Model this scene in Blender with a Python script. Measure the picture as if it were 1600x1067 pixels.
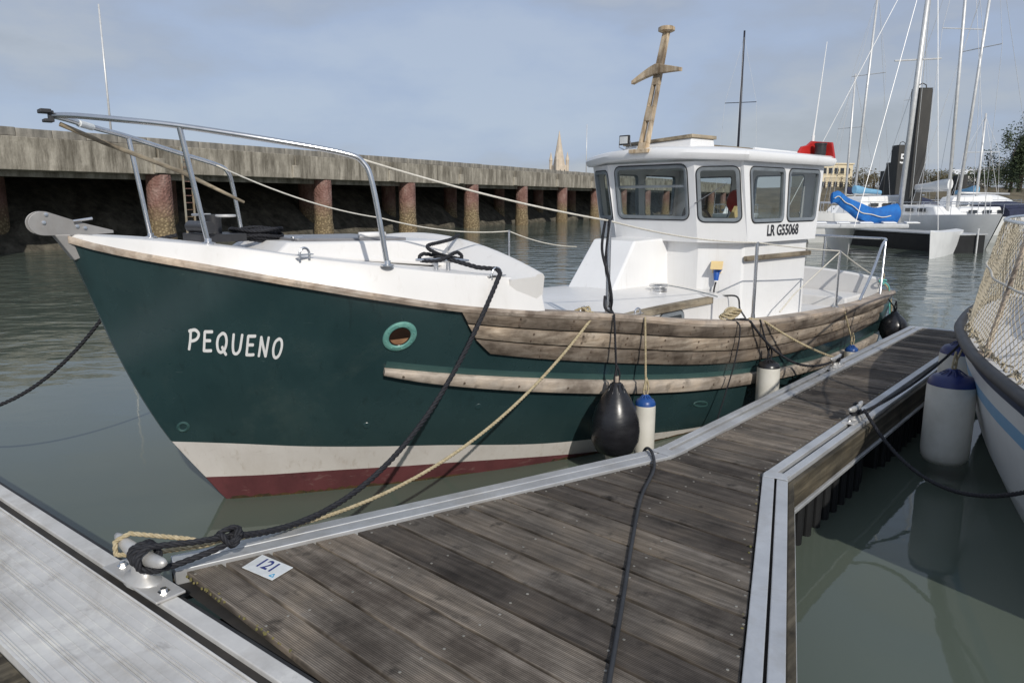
import bpy, bmesh, math, random
import numpy as np
from mathutils import Vector, Matrix
from mathutils.geometry import tessellate_polygon
R = math.radians
random.seed(7)
for o in list(bpy.data.objects): bpy.data.objects.remove(o)
scene = bpy.context.scene
COL = scene.collection

# ---------------------------------------------------------------- camera
CAM_H = 2.05
F_PX = 1155.0
PITCH = math.atan(222 / F_PX)
cam_data = bpy.data.cameras.new('camera')
cam = bpy.data.objects.new('camera', cam_data); COL.objects.link(cam)
cam.location = (0, 0, CAM_H)
cam.rotation_euler = (math.pi / 2 - PITCH, 0, 0)
cam_data.sensor_fit = 'HORIZONTAL'; cam_data.sensor_width = 36.0
cam_data.lens = 36.0 * F_PX / 1600.0
cam_data.clip_start = 0.05; cam_data.clip_end = 5000
scene.camera = cam

# ---------------------------------------------------------------- sky, sun, exposure
SUN_AZ, SUN_EL = 163.0, 31.5
world = bpy.data.worlds.new('World'); scene.world = world; world.use_nodes = True
wn = world.node_tree.nodes; wl = world.node_tree.links
for n_ in list(wn): wn.remove(n_)
w_out = wn.new('ShaderNodeOutputWorld'); w_bg = wn.new('ShaderNodeBackground')
w_sky = wn.new('ShaderNodeTexSky'); w_sky.sky_type = 'NISHITA'; w_sky.sun_disc = False
w_sky.sun_elevation = R(SUN_EL); w_sky.sun_rotation = R(SUN_AZ)
w_tc = wn.new('ShaderNodeTexCoord'); w_map = wn.new('ShaderNodeMapping'); w_map.inputs['Scale'].default_value = (1.0, 1.0, 2.6)
w_map.inputs['Location'].default_value = (3.1, 0.4, 0.2)
w_no = wn.new('ShaderNodeTexNoise'); w_no.inputs['Scale'].default_value = 1.9; w_no.inputs['Detail'].default_value = 7; w_no.inputs['Roughness'].default_value = .55
w_rp = wn.new('ShaderNodeValToRGB')
w_rp.color_ramp.elements[0].position = .38; w_rp.color_ramp.elements[0].color = (4.05, 4.75, 6.0, 1)
w_rp.color_ramp.elements[1].position = .66; w_rp.color_ramp.elements[1].color = (3.35, 3.7, 4.3, 1)
e_ = w_rp.color_ramp.elements.new(.46); e_.color = (3.55, 4.3, 5.8, 1)
e_ = w_rp.color_ramp.elements.new(.52); e_.color = (3.45, 4.0, 5.1, 1)
e_ = w_rp.color_ramp.elements.new(.58); e_.color = (4.0, 4.4, 5.1, 1)
w_mix = wn.new('ShaderNodeMix'); w_mix.data_type = 'RGBA'; w_mix.inputs['Factor'].default_value = .88
w_bg.inputs['Strength'].default_value = .081
wl.new(w_tc.outputs['Generated'], w_map.inputs['Vector']); wl.new(w_map.outputs['Vector'], w_no.inputs['Vector'])
wl.new(w_no.outputs['Fac'], w_rp.inputs['Fac'])
wl.new(w_sky.outputs['Color'], w_mix.inputs['A']); wl.new(w_rp.outputs['Color'], w_mix.inputs['B'])
wl.new(w_mix.outputs['Result'], w_bg.inputs['Color']); wl.new(w_bg.outputs['Background'], w_out.inputs['Surface'])

sun_data = bpy.data.lights.new('sun', 'SUN'); sun = bpy.data.objects.new('sun', sun_data); COL.objects.link(sun)
sun_data.energy = 2.4; sun_data.angle = R(.6); sun_data.color = (1.0, .95, .87)
sd = Vector((math.sin(R(SUN_AZ)) * math.cos(R(SUN_EL)), math.cos(R(SUN_AZ)) * math.cos(R(SUN_EL)), math.sin(R(SUN_EL))))
sun.rotation_euler = sd.to_track_quat('Z', 'Y').to_euler()
sun.location = (20, -20, 40)

scene.view_settings.view_transform = 'Standard'; scene.view_settings.look = 'None'
scene.view_settings.gamma = 1.0; scene.view_settings.use_curve_mapping = False
scene.view_settings.exposure = 0.42

# ---------------------------------------------------------------- frames of reference
FA = R(41.2)                                   # heading of the finger pontoon
U = Vector((math.sin(FA), math.cos(FA), 0)); V = Vector((-math.cos(FA), math.sin(FA), 0))
def UV(u, v, z=0.0): return U * u + V * v + Vector((0, 0, z))
BA = FA + R(7.0)                               # heading of the fishing boat (bow to stern)
B_O = Vector((-2.007, 4.871, 0.0))             # stem at the waterline
B_A = Vector((math.sin(BA), math.cos(BA), 0)); B_N = Vector((math.cos(BA), -math.sin(BA), 0))
B_ROT = math.pi / 2 - BA
def BL(s, p, z): return Vector((s, -p, z))     # boat local (x aft, y starboard)
def BW(s, p, z): return B_O + B_A * s + B_N * p + Vector((0, 0, z))   # the same point in the world

# ---------------------------------------------------------------- materials
def nt(m):
    m.use_nodes = True; t = m.node_tree
    for n_ in list(t.nodes): t.nodes.remove(n_)
    o = t.nodes.new('ShaderNodeOutputMaterial'); b = t.nodes.new('ShaderNodeBsdfPrincipled')
    t.links.new(b.outputs['BSDF'], o.inputs['Surface']); return t, b
def c4(c): return (c[0], c[1], c[2], 1.0)
def noise(t, scale, vec=None, detail=5, rough=.6, dist=0.0, coord='Object', loc=(0, 0, 0)):
    tc = t.nodes.new('ShaderNodeTexCoord'); mp = t.nodes.new('ShaderNodeMapping')
    mp.inputs['Scale'].default_value = vec or (1, 1, 1); mp.inputs['Location'].default_value = loc
    no = t.nodes.new('ShaderNodeTexNoise'); no.inputs['Scale'].default_value = scale
    no.inputs['Detail'].default_value = detail; no.inputs['Roughness'].default_value = rough; no.inputs['Distortion'].default_value = dist
    t.links.new(tc.outputs[coord], mp.inputs['Vector']); t.links.new(mp.outputs['Vector'], no.inputs['Vector']); return no
def ramp(t, src, stops):
    r = t.nodes.new('ShaderNodeValToRGB'); cr = r.color_ramp
    cr.elements[0].position, cr.elements[0].color = stops[0][0], c4(stops[0][1])
    cr.elements[1].position, cr.elements[1].color = stops[-1][0], c4(stops[-1][1])
    for p, c in stops[1:-1]:
        e = cr.elements.new(p); e.color = c4(c)
    t.links.new(src, r.inputs['Fac']); return r
def mixc(t, fac, a, b, mode='MIX'):
    m = t.nodes.new('ShaderNodeMix'); m.data_type = 'RGBA'; m.blend_type = mode
    for sock, val in (('Factor', fac), ('A', a), ('B', b)):
        if hasattr(val, 'is_output'): t.links.new(val, m.inputs[sock])
        elif sock == 'Factor': m.inputs['Factor'].default_value = val
        else: m.inputs[sock].default_value = c4(val)
    return m.outputs['Result']
def bump(t, b, src, strength, dist=.01):
    n_ = t.nodes.new('ShaderNodeBump'); n_.inputs['Strength'].default_value = strength; n_.inputs['Distance'].default_value = dist
    t.links.new(src, n_.inputs['Height'])
    prev = b.inputs['Normal'].links
    if prev: t.links.new(prev[0].from_socket, n_.inputs['Normal'])
    t.links.new(n_.outputs['Normal'], b.inputs['Normal'])
MATS = {}
def simple(name, c1, c2=None, rough=.5, metal=0.0, scale=6, vec=None, bmp=0.0, bdist=.004, coat=0.0, spec=.5, lo=.35, hi=.65, detail=5, rvar=0.0):
    if name in MATS: return MATS[name]
    m = bpy.data.materials.new(name); t, b = nt(m)
    b.inputs['Roughness'].default_value = rough; b.inputs['Metallic'].default_value = metal
    b.inputs['Specular IOR Level'].default_value = spec; b.inputs['Coat Weight'].default_value = coat
    if c2 is None: c2 = tuple(x * .8 for x in c1)
    no = noise(t, scale, vec, detail)
    r = ramp(t, no.outputs['Fac'], [(lo, c1), (hi, c2)])
    t.links.new(r.outputs['Color'], b.inputs['Base Color'])
    if rvar:
        mr = t.nodes.new('ShaderNodeMapRange'); mr.inputs['To Min'].default_value = max(rough - rvar, .02); mr.inputs['To Max'].default_value = rough + rvar
        n2 = noise(t, scale * 1.7, vec, 4, loc=(4, 2, 1)); t.links.new(n2.outputs['Fac'], mr.inputs['Value']); t.links.new(mr.outputs['Result'], b.inputs['Roughness'])
    if bmp:
        n3 = noise(t, scale * 3, vec, 6, loc=(1, 7, 3)); bump(t, b, n3.outputs['Fac'], bmp, bdist)
    MATS[name] = m; return m

# ---------------------------------------------------------------- mesh helpers
class MB:
    def __init__(s): s.v = []; s.f = []; s.m = []
    def add(s, vs, fs, mi=0):
        b = len(s.v); s.v += [tuple(x) for x in vs]; s.f += [tuple(i + b for i in f) for f in fs]; s.m += [mi] * len(fs); return s
    def box(s, c, size, mx=None, mi=0):
        hx, hy_, hz = size[0] / 2, size[1] / 2, size[2] / 2
        vs = [Vector((x, y, z)) for x in (-hx, hx) for y in (-hy_, hy_) for z in (-hz, hz)]
        if mx is not None: vs = [mx @ v for v in vs]
        vs = [v + Vector(c) for v in vs]
        return s.add(vs, [(0, 1, 3, 2), (4, 6, 7, 5), (0, 4, 5, 1), (2, 3, 7, 6), (0, 2, 6, 4), (1, 5, 7, 3)], mi)
    def hexa(s, b4, t4, mi=0):                  # bottom ring, top ring (counter-clockwise from above)
        return s.add(list(b4) + list(t4), [(3, 2, 1, 0), (4, 5, 6, 7), (0, 1, 5, 4), (1, 2, 6, 5), (2, 3, 7, 6), (3, 0, 4, 7)], mi)
    def tube(s, pts, r, n=8, cap=True, mi=0):
        pts = [Vector(p) for p in pts]; k = len(pts)
        rs = r if isinstance(r, (list, tuple)) else [r] * k
        up = None; rings = []
        for i in range(k):
            d = (pts[min(i + 1, k - 1)] - pts[max(i - 1, 0)]); d = d.normalized() if d.length > 1e-9 else Vector((0, 0, 1))
            if up is None: up = d.orthogonal().normalized()
            up = (up - d * up.dot(d)); up = up.normalized() if up.length > 1e-6 else d.orthogonal().normalized()
            w = d.cross(up)
            rings.append([pts[i] + (up * math.cos(2 * math.pi * j / n) + w * math.sin(2 * math.pi * j / n)) * rs[i] for j in range(n)])
        fs = []
        for i in range(k - 1):
            for j in range(n): fs.append((i * n + j, i * n + (j + 1) % n, (i + 1) * n + (j + 1) % n, (i + 1) * n + j))
        if cap: fs += [tuple(reversed(range(n))), tuple(range((k - 1) * n, k * n))]
        return s.add([v for rg in rings for v in rg], fs, mi)
    def grid(s, rows, mi=0, closed=False):
        n = len(rows[0]); fs = []
        for i in range(len(rows) - 1):
            for j in range(n if closed else n - 1):
                fs.append((i * n + j, i * n + (j + 1) % n, (i + 1) * n + (j + 1) % n, (i + 1) * n + j))
        return s.add([v for r_ in rows for v in r_], fs, mi)
    def lathe(s, prof, n=24, mx=None, mi=0):
        rows = []
        for r_, z in prof:
            row = [Vector((r_ * math.cos(2 * math.pi * j / n), r_ * math.sin(2 * math.pi * j / n), z)) for j in range(n)]
            rows.append([mx @ v for v in row] if mx is not None else row)
        s.grid(rows, mi, True)
        return s
    def prism(s, poly, axis_pts, mi=0):         # poly: list of 3D points, axis_pts: extrusion vector
        n = len(poly); e = Vector(axis_pts); a = [Vector(p) for p in poly]; b = [p + e for p in a]
        return s.add(a + b, [tuple(reversed(range(n))), tuple(range(n, 2 * n))] + [(i, (i + 1) % n, n + (i + 1) % n, n + i) for i in range(n)], mi)
    def rope(s, pts, r, pitch=None, strands=3, mi=0, n=6):
        pts = [Vector(p) for p in pts]; pitch = pitch or r * 7
        # resample
        seg = [0]
        for i in range(1, len(pts)): seg.append(seg[-1] + (pts[i] - pts[i - 1]).length)
        L = seg[-1]; step = pitch / 7; k = max(int(L / step), 3)
        out = []; i = 0
        for q in range(k + 1):
            t = L * q / k
            while i < len(seg) - 2 and seg[i + 1] < t: i += 1
            w = (t - seg[i]) / max(seg[i + 1] - seg[i], 1e-9); out.append(pts[i].lerp(pts[i + 1], min(max(w, 0), 1)))
        up = None; fr = []
        for q in range(k + 1):
            d = out[min(q + 1, k)] - out[max(q - 1, 0)]; d = d.normalized() if d.length > 1e-9 else Vector((0, 0, 1))
            if up is None: up = d.orthogonal().normalized()
            up = up - d * up.dot(d); up = up.normalized() if up.length > 1e-6 else d.orthogonal().normalized()
            fr.append((up.copy(), d.cross(up)))
        for st in range(strands):
            ph = 2 * math.pi * st / strands
            line = [out[q] + (fr[q][0] * math.cos(ph + 2 * math.pi * L * q / k / pitch) + fr[q][1] * math.sin(ph + 2 * math.pi * L * q / k / pitch)) * r * .5 for q in range(k + 1)]
            s.tube(line, r * .56, n, True, mi)
        return s
def obj(name, mb, mats, parent=None, smooth=False, bevel=0.0, loc=None):
    me = bpy.data.meshes.new(name); me.from_pydata(mb.v, [], mb.f)
    mats = mats if isinstance(mats, (list, tuple)) else [mats]
    for m in mats: me.materials.append(m)
    if len(mats) > 1: me.polygons.foreach_set('material_index', mb.m)
    bm = bmesh.new(); bm.from_mesh(me); bmesh.ops.recalc_face_normals(bm, faces=bm.faces); bm.to_mesh(me); bm.free()
    if smooth: me.polygons.foreach_set('use_smooth', [True] * len(me.polygons))
    me.update()
    o = bpy.data.objects.new(name, me); COL.objects.link(o)
    if parent: o.parent = parent
    if loc is not None: o.location = loc
    if bevel:
        bv = o.modifiers.new('bevel', 'BEVEL'); bv.width = bevel; bv.segments = 2; bv.limit_method = 'ANGLE'; bv.angle_limit = R(40)
    if smooth == 'auto':
        es = o.modifiers.new('edges', 'EDGE_SPLIT'); es.split_angle = R(38)
    return o
def share(name, me, parent, loc=(0, 0, 0), rotz=0.0):
    o = bpy.data.objects.new(name, me); COL.objects.link(o); o.parent = parent; o.location = loc; o.rotation_euler = (0, 0, rotz); return o
def thing(name, label, cat, loc=(0, 0, 0), rotz=0.0, group=None):
    o = bpy.data.objects.new(name, None); COL.objects.link(o); o.empty_display_size = .1
    o.location = loc; o.rotation_euler = (0, 0, rotz); return tag(o, label, cat, group)
def tag(o, label, cat, group=None):
    o['label'] = label; o['category'] = cat
    if group: o['group'] = group
    return o
def struct(o): o['kind'] = 'structure'; return o
def stuff(o): o['kind'] = 'stuff'; return o
def sag(a, b, drop, n=24):
    a = Vector(a); b = Vector(b)
    return [a.lerp(b, i / n) - Vector((0, 0, drop * 4 * (i / n) * (1 - i / n))) for i in range(n + 1)]
def smooth_path(pts, n=8):
    pts = [Vector(p) for p in pts]; out = []
    for i in range(len(pts) - 1):
        p0 = pts[max(i - 1, 0)]; p1 = pts[i]; p2 = pts[i + 1]; p3 = pts[min(i + 2, len(pts) - 1)]
        for k in range(n):
            t = k / n
            out.append(.5 * ((2 * p1) + (p2 - p0) * t + (2 * p0 - 5 * p1 + 4 * p2 - p3) * t * t + (3 * p1 - p0 - 3 * p2 + p3) * t ** 3))
    out.append(pts[-1]); return out
def pchip(xs, ys):
    xs = np.array(xs, float); ys = np.array(ys, float); h = np.diff(xs); dl = np.diff(ys) / h
    d = np.zeros(len(xs)); d[0] = dl[0]; d[-1] = dl[-1]
    for i in range(1, len(xs) - 1):
        if dl[i - 1] * dl[i] > 0:
            w1 = 2 * h[i] + h[i - 1]; w2 = h[i] + 2 * h[i - 1]; d[i] = (w1 + w2) / (w1 / dl[i - 1] + w2 / dl[i])
    def f(x):
        x = min(max(x, xs[0]), xs[-1]); i = int(min(np.searchsorted(xs, x, 'right') - 1, len(h) - 1)); t = (x - xs[i]) / h[i]
        return float((2*t**3 - 3*t**2 + 1) * ys[i] + (t**3 - 2*t**2 + t) * h[i] * d[i] + (-2*t**3 + 3*t**2) * ys[i+1] + (t**3 - t**2) * h[i] * d[i+1])
    return f
# ---------------------------------------------------------------- materials of the place
def wood(name, c1, c2, c3, rough=.75, axis=0, fine=26, bmp=.35, rnd=False, ribs=0.0, green=False):
    m = bpy.data.materials.new(name); t, b = nt(m); MATS[name] = m
    vec = [1.0, 1.0, 1.0]; vec[axis] = .055 if ribs else .06
    n1 = noise(t, fine, tuple(vec), 8, .65, .3); n2 = noise(t, 2.3, (1, 1, 1), 6, .62, loc=(5, 3, 1)); n3 = noise(t, 9, (1, 1, 1), 5, .6, loc=(2, 9, 4))
    if rnd:                                     # every board its own piece of timber
        o_ = t.nodes.new('ShaderNodeObjectInfo'); m_ = t.nodes.new('ShaderNodeMath'); m_.operation = 'MULTIPLY'; m_.inputs[1].default_value = 61.0
        t.links.new(o_.outputs['Random'], m_.inputs[0]); cb_ = t.nodes.new('ShaderNodeCombineXYZ')
        for q_ in range(3): t.links.new(m_.outputs['Value'], cb_.inputs[q_])
        for nn_ in (n1, n2, n3): t.links.new(cb_.outputs['Vector'], nn_.inputs['Vector'].links[0].from_node.inputs['Location'])
    r1 = ramp(t, n1.outputs['Fac'], [(.3, c1), (.5, c2), (.72, c3)])
    r2 = ramp(t, n2.outputs['Fac'], [(.34, (.34, .32, .31)), (.48, (.85, .85, .85)), (.66, (1.35, 1.29, 1.2))])
    col = mixc(t, .85, r1.outputs['Color'], r2.outputs['Color'], 'MULTIPLY')
    r3 = ramp(t, n3.outputs['Fac'], [(.58, (0, 0, 0)), (.75, (1, 1, 1))])
    col = mixc(t, r3.outputs['Color'], col, tuple(x * .45 for x in c1))
    if green:
        n4 = noise(t, 1.6, (1, 1, 1), 6, .7, loc=(8, 1, 6)); r4 = ramp(t, n4.outputs['Fac'], [(.55, (0, 0, 0)), (.75, (.6, .6, .6))])
        col = mixc(t, r4.outputs['Color'], col, (.05, .055, .022))
    if rnd:
        oi = t.nodes.new('ShaderNodeObjectInfo'); r5 = ramp(t, oi.outputs['Random'], [(0, (.55, .53, .52)), (.5, (.95, .94, .92)), (1, (1.45, 1.4, 1.33))])
        col = mixc(t, 1.0, col, r5.outputs['Color'], 'MULTIPLY')
    b.inputs['Roughness'].default_value = rough
    b.inputs['Specular IOR Level'].default_value = .3
    if ribs:
        tc = t.nodes.new('ShaderNodeTexCoord'); wv = t.nodes.new('ShaderNodeTexWave'); wv.bands_direction = 'X' if axis == 1 else 'Y'
        wv.inputs['Scale'].default_value = .314 / ribs; wv.inputs['Distortion'].default_value = .15; wv.inputs['Detail'].default_value = 1
        t.links.new(tc.outputs['Object'], wv.inputs['Vector'])
        rr = ramp(t, wv.outputs['Fac'], [(.1, (.55, .55, .55)), (.6, (1.1, 1.1, 1.1))])
        col = mixc(t, .75, col, rr.outputs['Color'], 'MULTIPLY'); bump(t, b, wv.outputs['Fac'], .6, .003)
    t.links.new(col, b.inputs['Base Color']); bump(t, b, n1.outputs['Fac'], bmp, .004)
    return m
M_DECK = wood('deck_wood', (.070, .060, .050), (.150, .130, .110), (.27, .24, .21), .8, 1, 30, .4, True, .0085, True)
M_FASCIA = wood('fascia_wood', (.022, .019, .014), (.065, .056, .040), (.14, .122, .09), .85, 0, 22, .5)
M_PLANK = wood('teak_grey', (.14, .108, .082), (.30, .25, .20), (.47, .415, .35), .7, 0, 24, .35, True)
M_CAP = wood('cap_wood', (.25, .19, .145), (.40, .335, .275), (.53, .465, .395), .6, 0, 20, .2)
M_BEAM = wood('beam_wood', (.13, .10, .07), (.26, .22, .16), (.40, .35, .27), .75, 0, 24, .3)
M_MASTW = wood('mast_wood', (.30, .21, .12), (.50, .40, .28), (.66, .57, .45), .7, 2, 22, .25)

def water_mat():
    m = bpy.data.materials.new('harbour_water'); t, b = nt(m)
    b.inputs['Base Color'].default_value = (.092, .112, .090, 1); b.inputs['Roughness'].default_value = .035
    b.inputs['IOR'].default_value = 1.333; b.inputs['Specular IOR Level'].default_value = .5
    tc = t.nodes.new('ShaderNodeTexCoord')
    calm = noise(t, .09, (1, 1, 1), 3, .5, loc=(2.0, 5.0, 0))
    # sheltered water by the pontoons stays flat; it ripples in the open basin
    ln = t.nodes.new('ShaderNodeVectorMath'); ln.operation = 'DISTANCE'; ln.inputs[1].default_value = (.5, 3.0, 0)
    t.links.new(tc.outputs['Object'], ln.inputs[0])
    mr = t.nodes.new('ShaderNodeMapRange'); mr.inputs['From Min'].default_value = 6.0; mr.inputs['From Max'].default_value = 17.0
    mr.inputs['To Min'].default_value = .05; mr.inputs['To Max'].default_value = 1.0; t.links.new(ln.outputs['Value'], mr.inputs['Value'])
    rc = ramp(t, calm.outputs['Fac'], [(.35, (.35, .35, .35)), (.6, (1, 1, 1))])
    mul = t.nodes.new('ShaderNodeMath'); mul.operation = 'MULTIPLY'; t.links.new(mr.outputs['Result'], mul.inputs[0]); t.links.new(rc.outputs['Color'], mul.inputs[1])
    n1 = noise(t, 2.6, (1.0, 1.5, 1), 4, .5, .4); n2 = noise(t, .8, (1, 1.4, 1), 2, .5, .2, loc=(3, 1, 0))
    ad = t.nodes.new('ShaderNodeMath'); ad.operation = 'MULTIPLY_ADD'; ad.inputs[1].default_value = .35
    t.links.new(n1.outputs['Fac'], ad.inputs[0]); t.links.new(n2.outputs['Fac'], ad.inputs[2])
    bp_ = t.nodes.new('ShaderNodeBump'); bp_.inputs['Distance'].default_value = .10
    t.links.new(mul.outputs['Value'], bp_.inputs['Strength']); t.links.new(ad.outputs['Value'], bp_.inputs['Height']); t.links.new(bp_.outputs['Normal'], b.inputs['Normal'])
    return m
M_WATER = water_mat()

def concrete(name, c1, c2, dark, streak=True):
    m = bpy.data.materials.new(name); t, b = nt(m); b.inputs['Roughness'].default_value = .9
    n1 = noise(t, 1.6, (1, 1, 1), 9, .72); n2 = noise(t, 1.9, (1, 1, .16), 9, .75, loc=(3, 3, 0)); n3 = noise(t, 14, (1, 1, 1), 5)
    r1 = ramp(t, n1.outputs['Fac'], [(.3, c1), (.7, c2)])
    r2 = ramp(t, n2.outputs['Fac'], [(.36, (1, 1, 1)), (.47, (.55, .55, .55)), (.60, (0, 0, 0))])
    col = mixc(t, r2.outputs['Color'], r1.outputs['Color'], dark) if streak else r1.outputs['Color']
    t.links.new(col, b.inputs['Base Color']); bump(t, b, n3.outputs['Fac'], .5, .03); return m
M_CONC = concrete('quay_concrete', (.27, .245, .195), (.50, .455, .375), (.115, .10, .075))
M_CONC2 = concrete('parapet_stone', (.26, .24, .20), (.40, .37, .32), (.15, .14, .12))
M_REVET = concrete('revetment_stone', (.08, .072, .055), (.19, .17, .13), (.03, .027, .02))

def pile_mat():
    m = bpy.data.materials.new('rusty_pile'); t, b = nt(m); b.inputs['Roughness'].default_value = .85
    n1 = noise(t, 2.2, (1, 1, .5), 7, .65); r1 = ramp(t, n1.outputs['Fac'], [(.3, (.11, .055, .042)), (.5, (.20, .105, .085)), (.7, (.30, .2, .17))])
    tc = t.nodes.new('ShaderNodeTexCoord'); sx = t.nodes.new('ShaderNodeSeparateXYZ'); t.links.new(tc.outputs['Object'], sx.inputs['Vector'])
    nz = noise(t, 3.0, (1, 1, 1), 5); ma = t.nodes.new('ShaderNodeMath'); ma.operation = 'MULTIPLY_ADD'; ma.inputs[1].default_value = .9
    t.links.new(nz.outputs['Fac'], ma.inputs[0]); t.links.new(sx.outputs['Z'], ma.inputs[2])
    rz = ramp(t, ma.outputs['Value'], [(.0, (1, 1, 1)), (1.0, (0, 0, 0))]); rz.color_ramp.elements[0].position = .55
    mp = t.nodes.new('ShaderNodeMapRange'); mp.inputs['From Min'].default_value = 1.5; mp.inputs['From Max'].default_value = 2.5
    mp.inputs['To Min'].default_value = 1; mp.inputs['To Max'].default_value = 0; t.links.new(ma.outputs['Value'], mp.inputs['Value'])
    vo = t.nodes.new('ShaderNodeTexVoronoi'); vo.inputs['Scale'].default_value = 9; t.links.new(tc.outputs['Object'], vo.inputs['Vector'])
    rb = ramp(t, vo.outputs['Distance'], [(.1, (.36, .28, .16)), (.55, (.15, .11, .06))])
    col = mixc(t, mp.outputs['Result'], r1.outputs['Color'], rb.outputs['Color'])
    t.links.new(col, b.inputs['Base Color']); bump(t, b, vo.outputs['Distance'], .6, .08); return m
M_PILE = pile_mat()

def alu_mat(name, base=(.56, .57, .58), rough=.42, metal=.55, dirt=(.36, .33, .28)):
    m = bpy.data.materials.new(name); t, b = nt(m); b.inputs['Metallic'].default_value = metal
    n1 = noise(t, 3.0, (1, 1, 1), 7, .7); n2 = noise(t, 40, (1, 1, 1), 3); n3 = noise(t, 1.1, (1, 1, 1), 6, .7, .6, loc=(7, 2, 0))
    r1 = ramp(t, n1.outputs['Fac'], [(.3, tuple(x * .84 for x in base)), (.7, tuple(min(x * 1.12, .9) for x in base))])
    r3 = ramp(t, n3.outputs['Fac'], [(.5, (0, 0, 0)), (.72, (.75, .75, .75))])
    col = mixc(t, r3.outputs['Color'], r1.outputs['Color'], dirt)
    t.links.new(col, b.inputs['Base Color'])
    mr = t.nodes.new('ShaderNodeMapRange'); mr.inputs['To Min'].default_value = rough - .1; mr.inputs['To Max'].default_value = rough + .2
    t.links.new(n1.outputs['Fac'], mr.inputs['Value']); t.links.new(mr.outputs['Result'], b.inputs['Roughness'])
    bump(t, b, n2.outputs['Fac'], .12, .001); return m
M_ALU = alu_mat('aluminium')
M_ALU2 = alu_mat('walkway_aluminium', (.56, .55, .53), .6, .1, (.30, .27, .23))
M_GALV = alu_mat('galvanised_steel', (.34, .33, .32), .5, .6, (.24, .21, .18))
M_CAST = alu_mat('cast_aluminium', (.58, .57, .55), .45, .5, (.42, .37, .31))
M_STEEL = simple('stainless', (.74, .74, .74), (.62, .62, .63), .26, 1.0, 8, rvar=.08)
M_SHADE = simple('shade_black', (.018, .017, .016), (.035, .03, .025), .9)  # near-black that stands in for shade in rail slots and plank gaps
M_FLOAT = simple('black_float', (.004, .004, .005), (.011, .012, .013), .65, scale=3, bmp=.2)
M_SCREW = simple('screw_head', (.34, .32, .28), (.2, .19, .165), .5, .4)

def gel(name, c, c2, rough=.3, coat=.2, dirt=(.45, .42, .37), amt=.35):
    m = bpy.data.materials.new(name); t, b = nt(m); b.inputs['Roughness'].default_value = rough; b.inputs['Coat Weight'].default_value = coat; b.inputs['Coat Roughness'].default_value = .2
    n1 = noise(t, 1.7, (1, 1, 1), 6, .6); n2 = noise(t, 2.2, (1, 1, .12), 6, .7, loc=(3, 5, 1)); n3 = noise(t, 60, (1, 1, 1), 3)
    r1 = ramp(t, n1.outputs['Fac'], [(.35, c), (.7, c2)])
    r2 = ramp(t, n2.outputs['Fac'], [(.52, (0, 0, 0)), (.85, (amt, amt, amt))])
    t.links.new(mixc(t, r2.outputs['Color'], r1.outputs['Color'], dirt), b.inputs['Base Color'])
    mr = t.nodes.new('ShaderNodeMapRange'); mr.inputs['To Min'].default_value = rough * .7; mr.inputs['To Max'].default_value = rough * 1.5
    t.links.new(n1.outputs['Fac'], mr.inputs['Value']); t.links.new(mr.outputs['Result'], b.inputs['Roughness'])
    bump(t, b, n3.outputs['Fac'], .04, .002); return m
M_GEL = gel('white_gelcoat', (.72, .705, .685), (.66, .65, .635), .32, .15)
M_GELW = gel('wheelhouse_paint', (.80, .80, .795), (.75, .75, .75), .28, .2, (.5, .47, .42), .22)
M_GREEN = gel('green_hull_paint', (.018, .041, .044), (.025, .053, .056), .24, .3, (.034, .068, .070), .55)
def scuff(m, col, amount, vec, scale, lo, hi, seed):
    t = m.node_tree; b = [n_ for n_ in t.nodes if n_.type == 'BSDF_PRINCIPLED'][0]; src = b.inputs['Base Color'].links[0].from_socket
    n_ = noise(t, scale, vec, 8, .7, .4, loc=(seed, seed * 2, seed * 3)); r_ = ramp(t, n_.outputs['Fac'], [(lo, (0, 0, 0)), (hi, (amount,) * 3)])
    t.links.new(mixc(t, r_.outputs['Color'], src, col), b.inputs['Base Color'])
scuff(M_GREEN, (.075, .11, .11), .7, (.6, 1, 5), 9, .66, .72, 3)       # pale scrapes along the hull
scuff(M_GREEN, (.010, .018, .018), .6, (5, 5, .35), 3, .58, .75, 5)     # dark runs
scuff(M_GREEN, (.05, .075, .07), .55, (1, 1, 1), 1.3, .55, .72, 7)       # chalky bloom
M_FADED = gel('faded_green_paint', (.028, .070, .068), (.042, .095, .090), .45, .0, (.02, .06, .06), .7)
M_BOOT = gel('boot_stripe_white', (.72, .68, .64), (.64, .60, .56), .45, .05, (.42, .36, .30), .5)
def anti():
    m = simple('antifouling_red', (.155, .046, .050), (.10, .030, .034), .6, scale=4, vec=(1, 1, .5), bmp=.25, detail=8); return m
M_RED = anti()
scuff(M_BOOT, (.34, .27, .19), .6, (6, 6, .5), 3, .55, .78, 2)
scuff(M_BOOT, (.45, .42, .37), .5, (.5, 1, 4), 6, .62, .70, 4)
scuff(M_RED, (.30, .20, .18), .6, (1, 1, 2.5), 7, .58, .72, 6)
scuff(M_RED, (.045, .020, .018), .7, (1, 1, .6), 2.5, .55, .70, 8)
for m_ in (M_GEL, M_GELW): scuff(m_, (.40, .36, .30), .35, (7, 7, .35), 2.4, .58, .80, 9)
scuff(M_ALU2, (.68, .67, .63), .7, (1, 1, 1), 2.2, .52, .62, 11)
scuff(M_ALU2, (.22, .20, .18), .6, (1, 1, 1), 7, .60, .74, 13)
M_STRAKE = wood('strake_wood', (.36, .30, .24), (.50, .43, .36), (.62, .55, .47), .65, 0, 20, .25)
M_LETTER = simple('white_letter_paint', (.80, .80, .79), (.72, .72, .71), .5)
M_BLACKP = simple('black_letter_paint', (.015, .016, .02), (.03, .03, .035), .5)
M_ROPEK = simple('black_rope', (.006, .006, .009), (.016, .017, .022), .75, scale=60, bmp=.5, bdist=.002)
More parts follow.
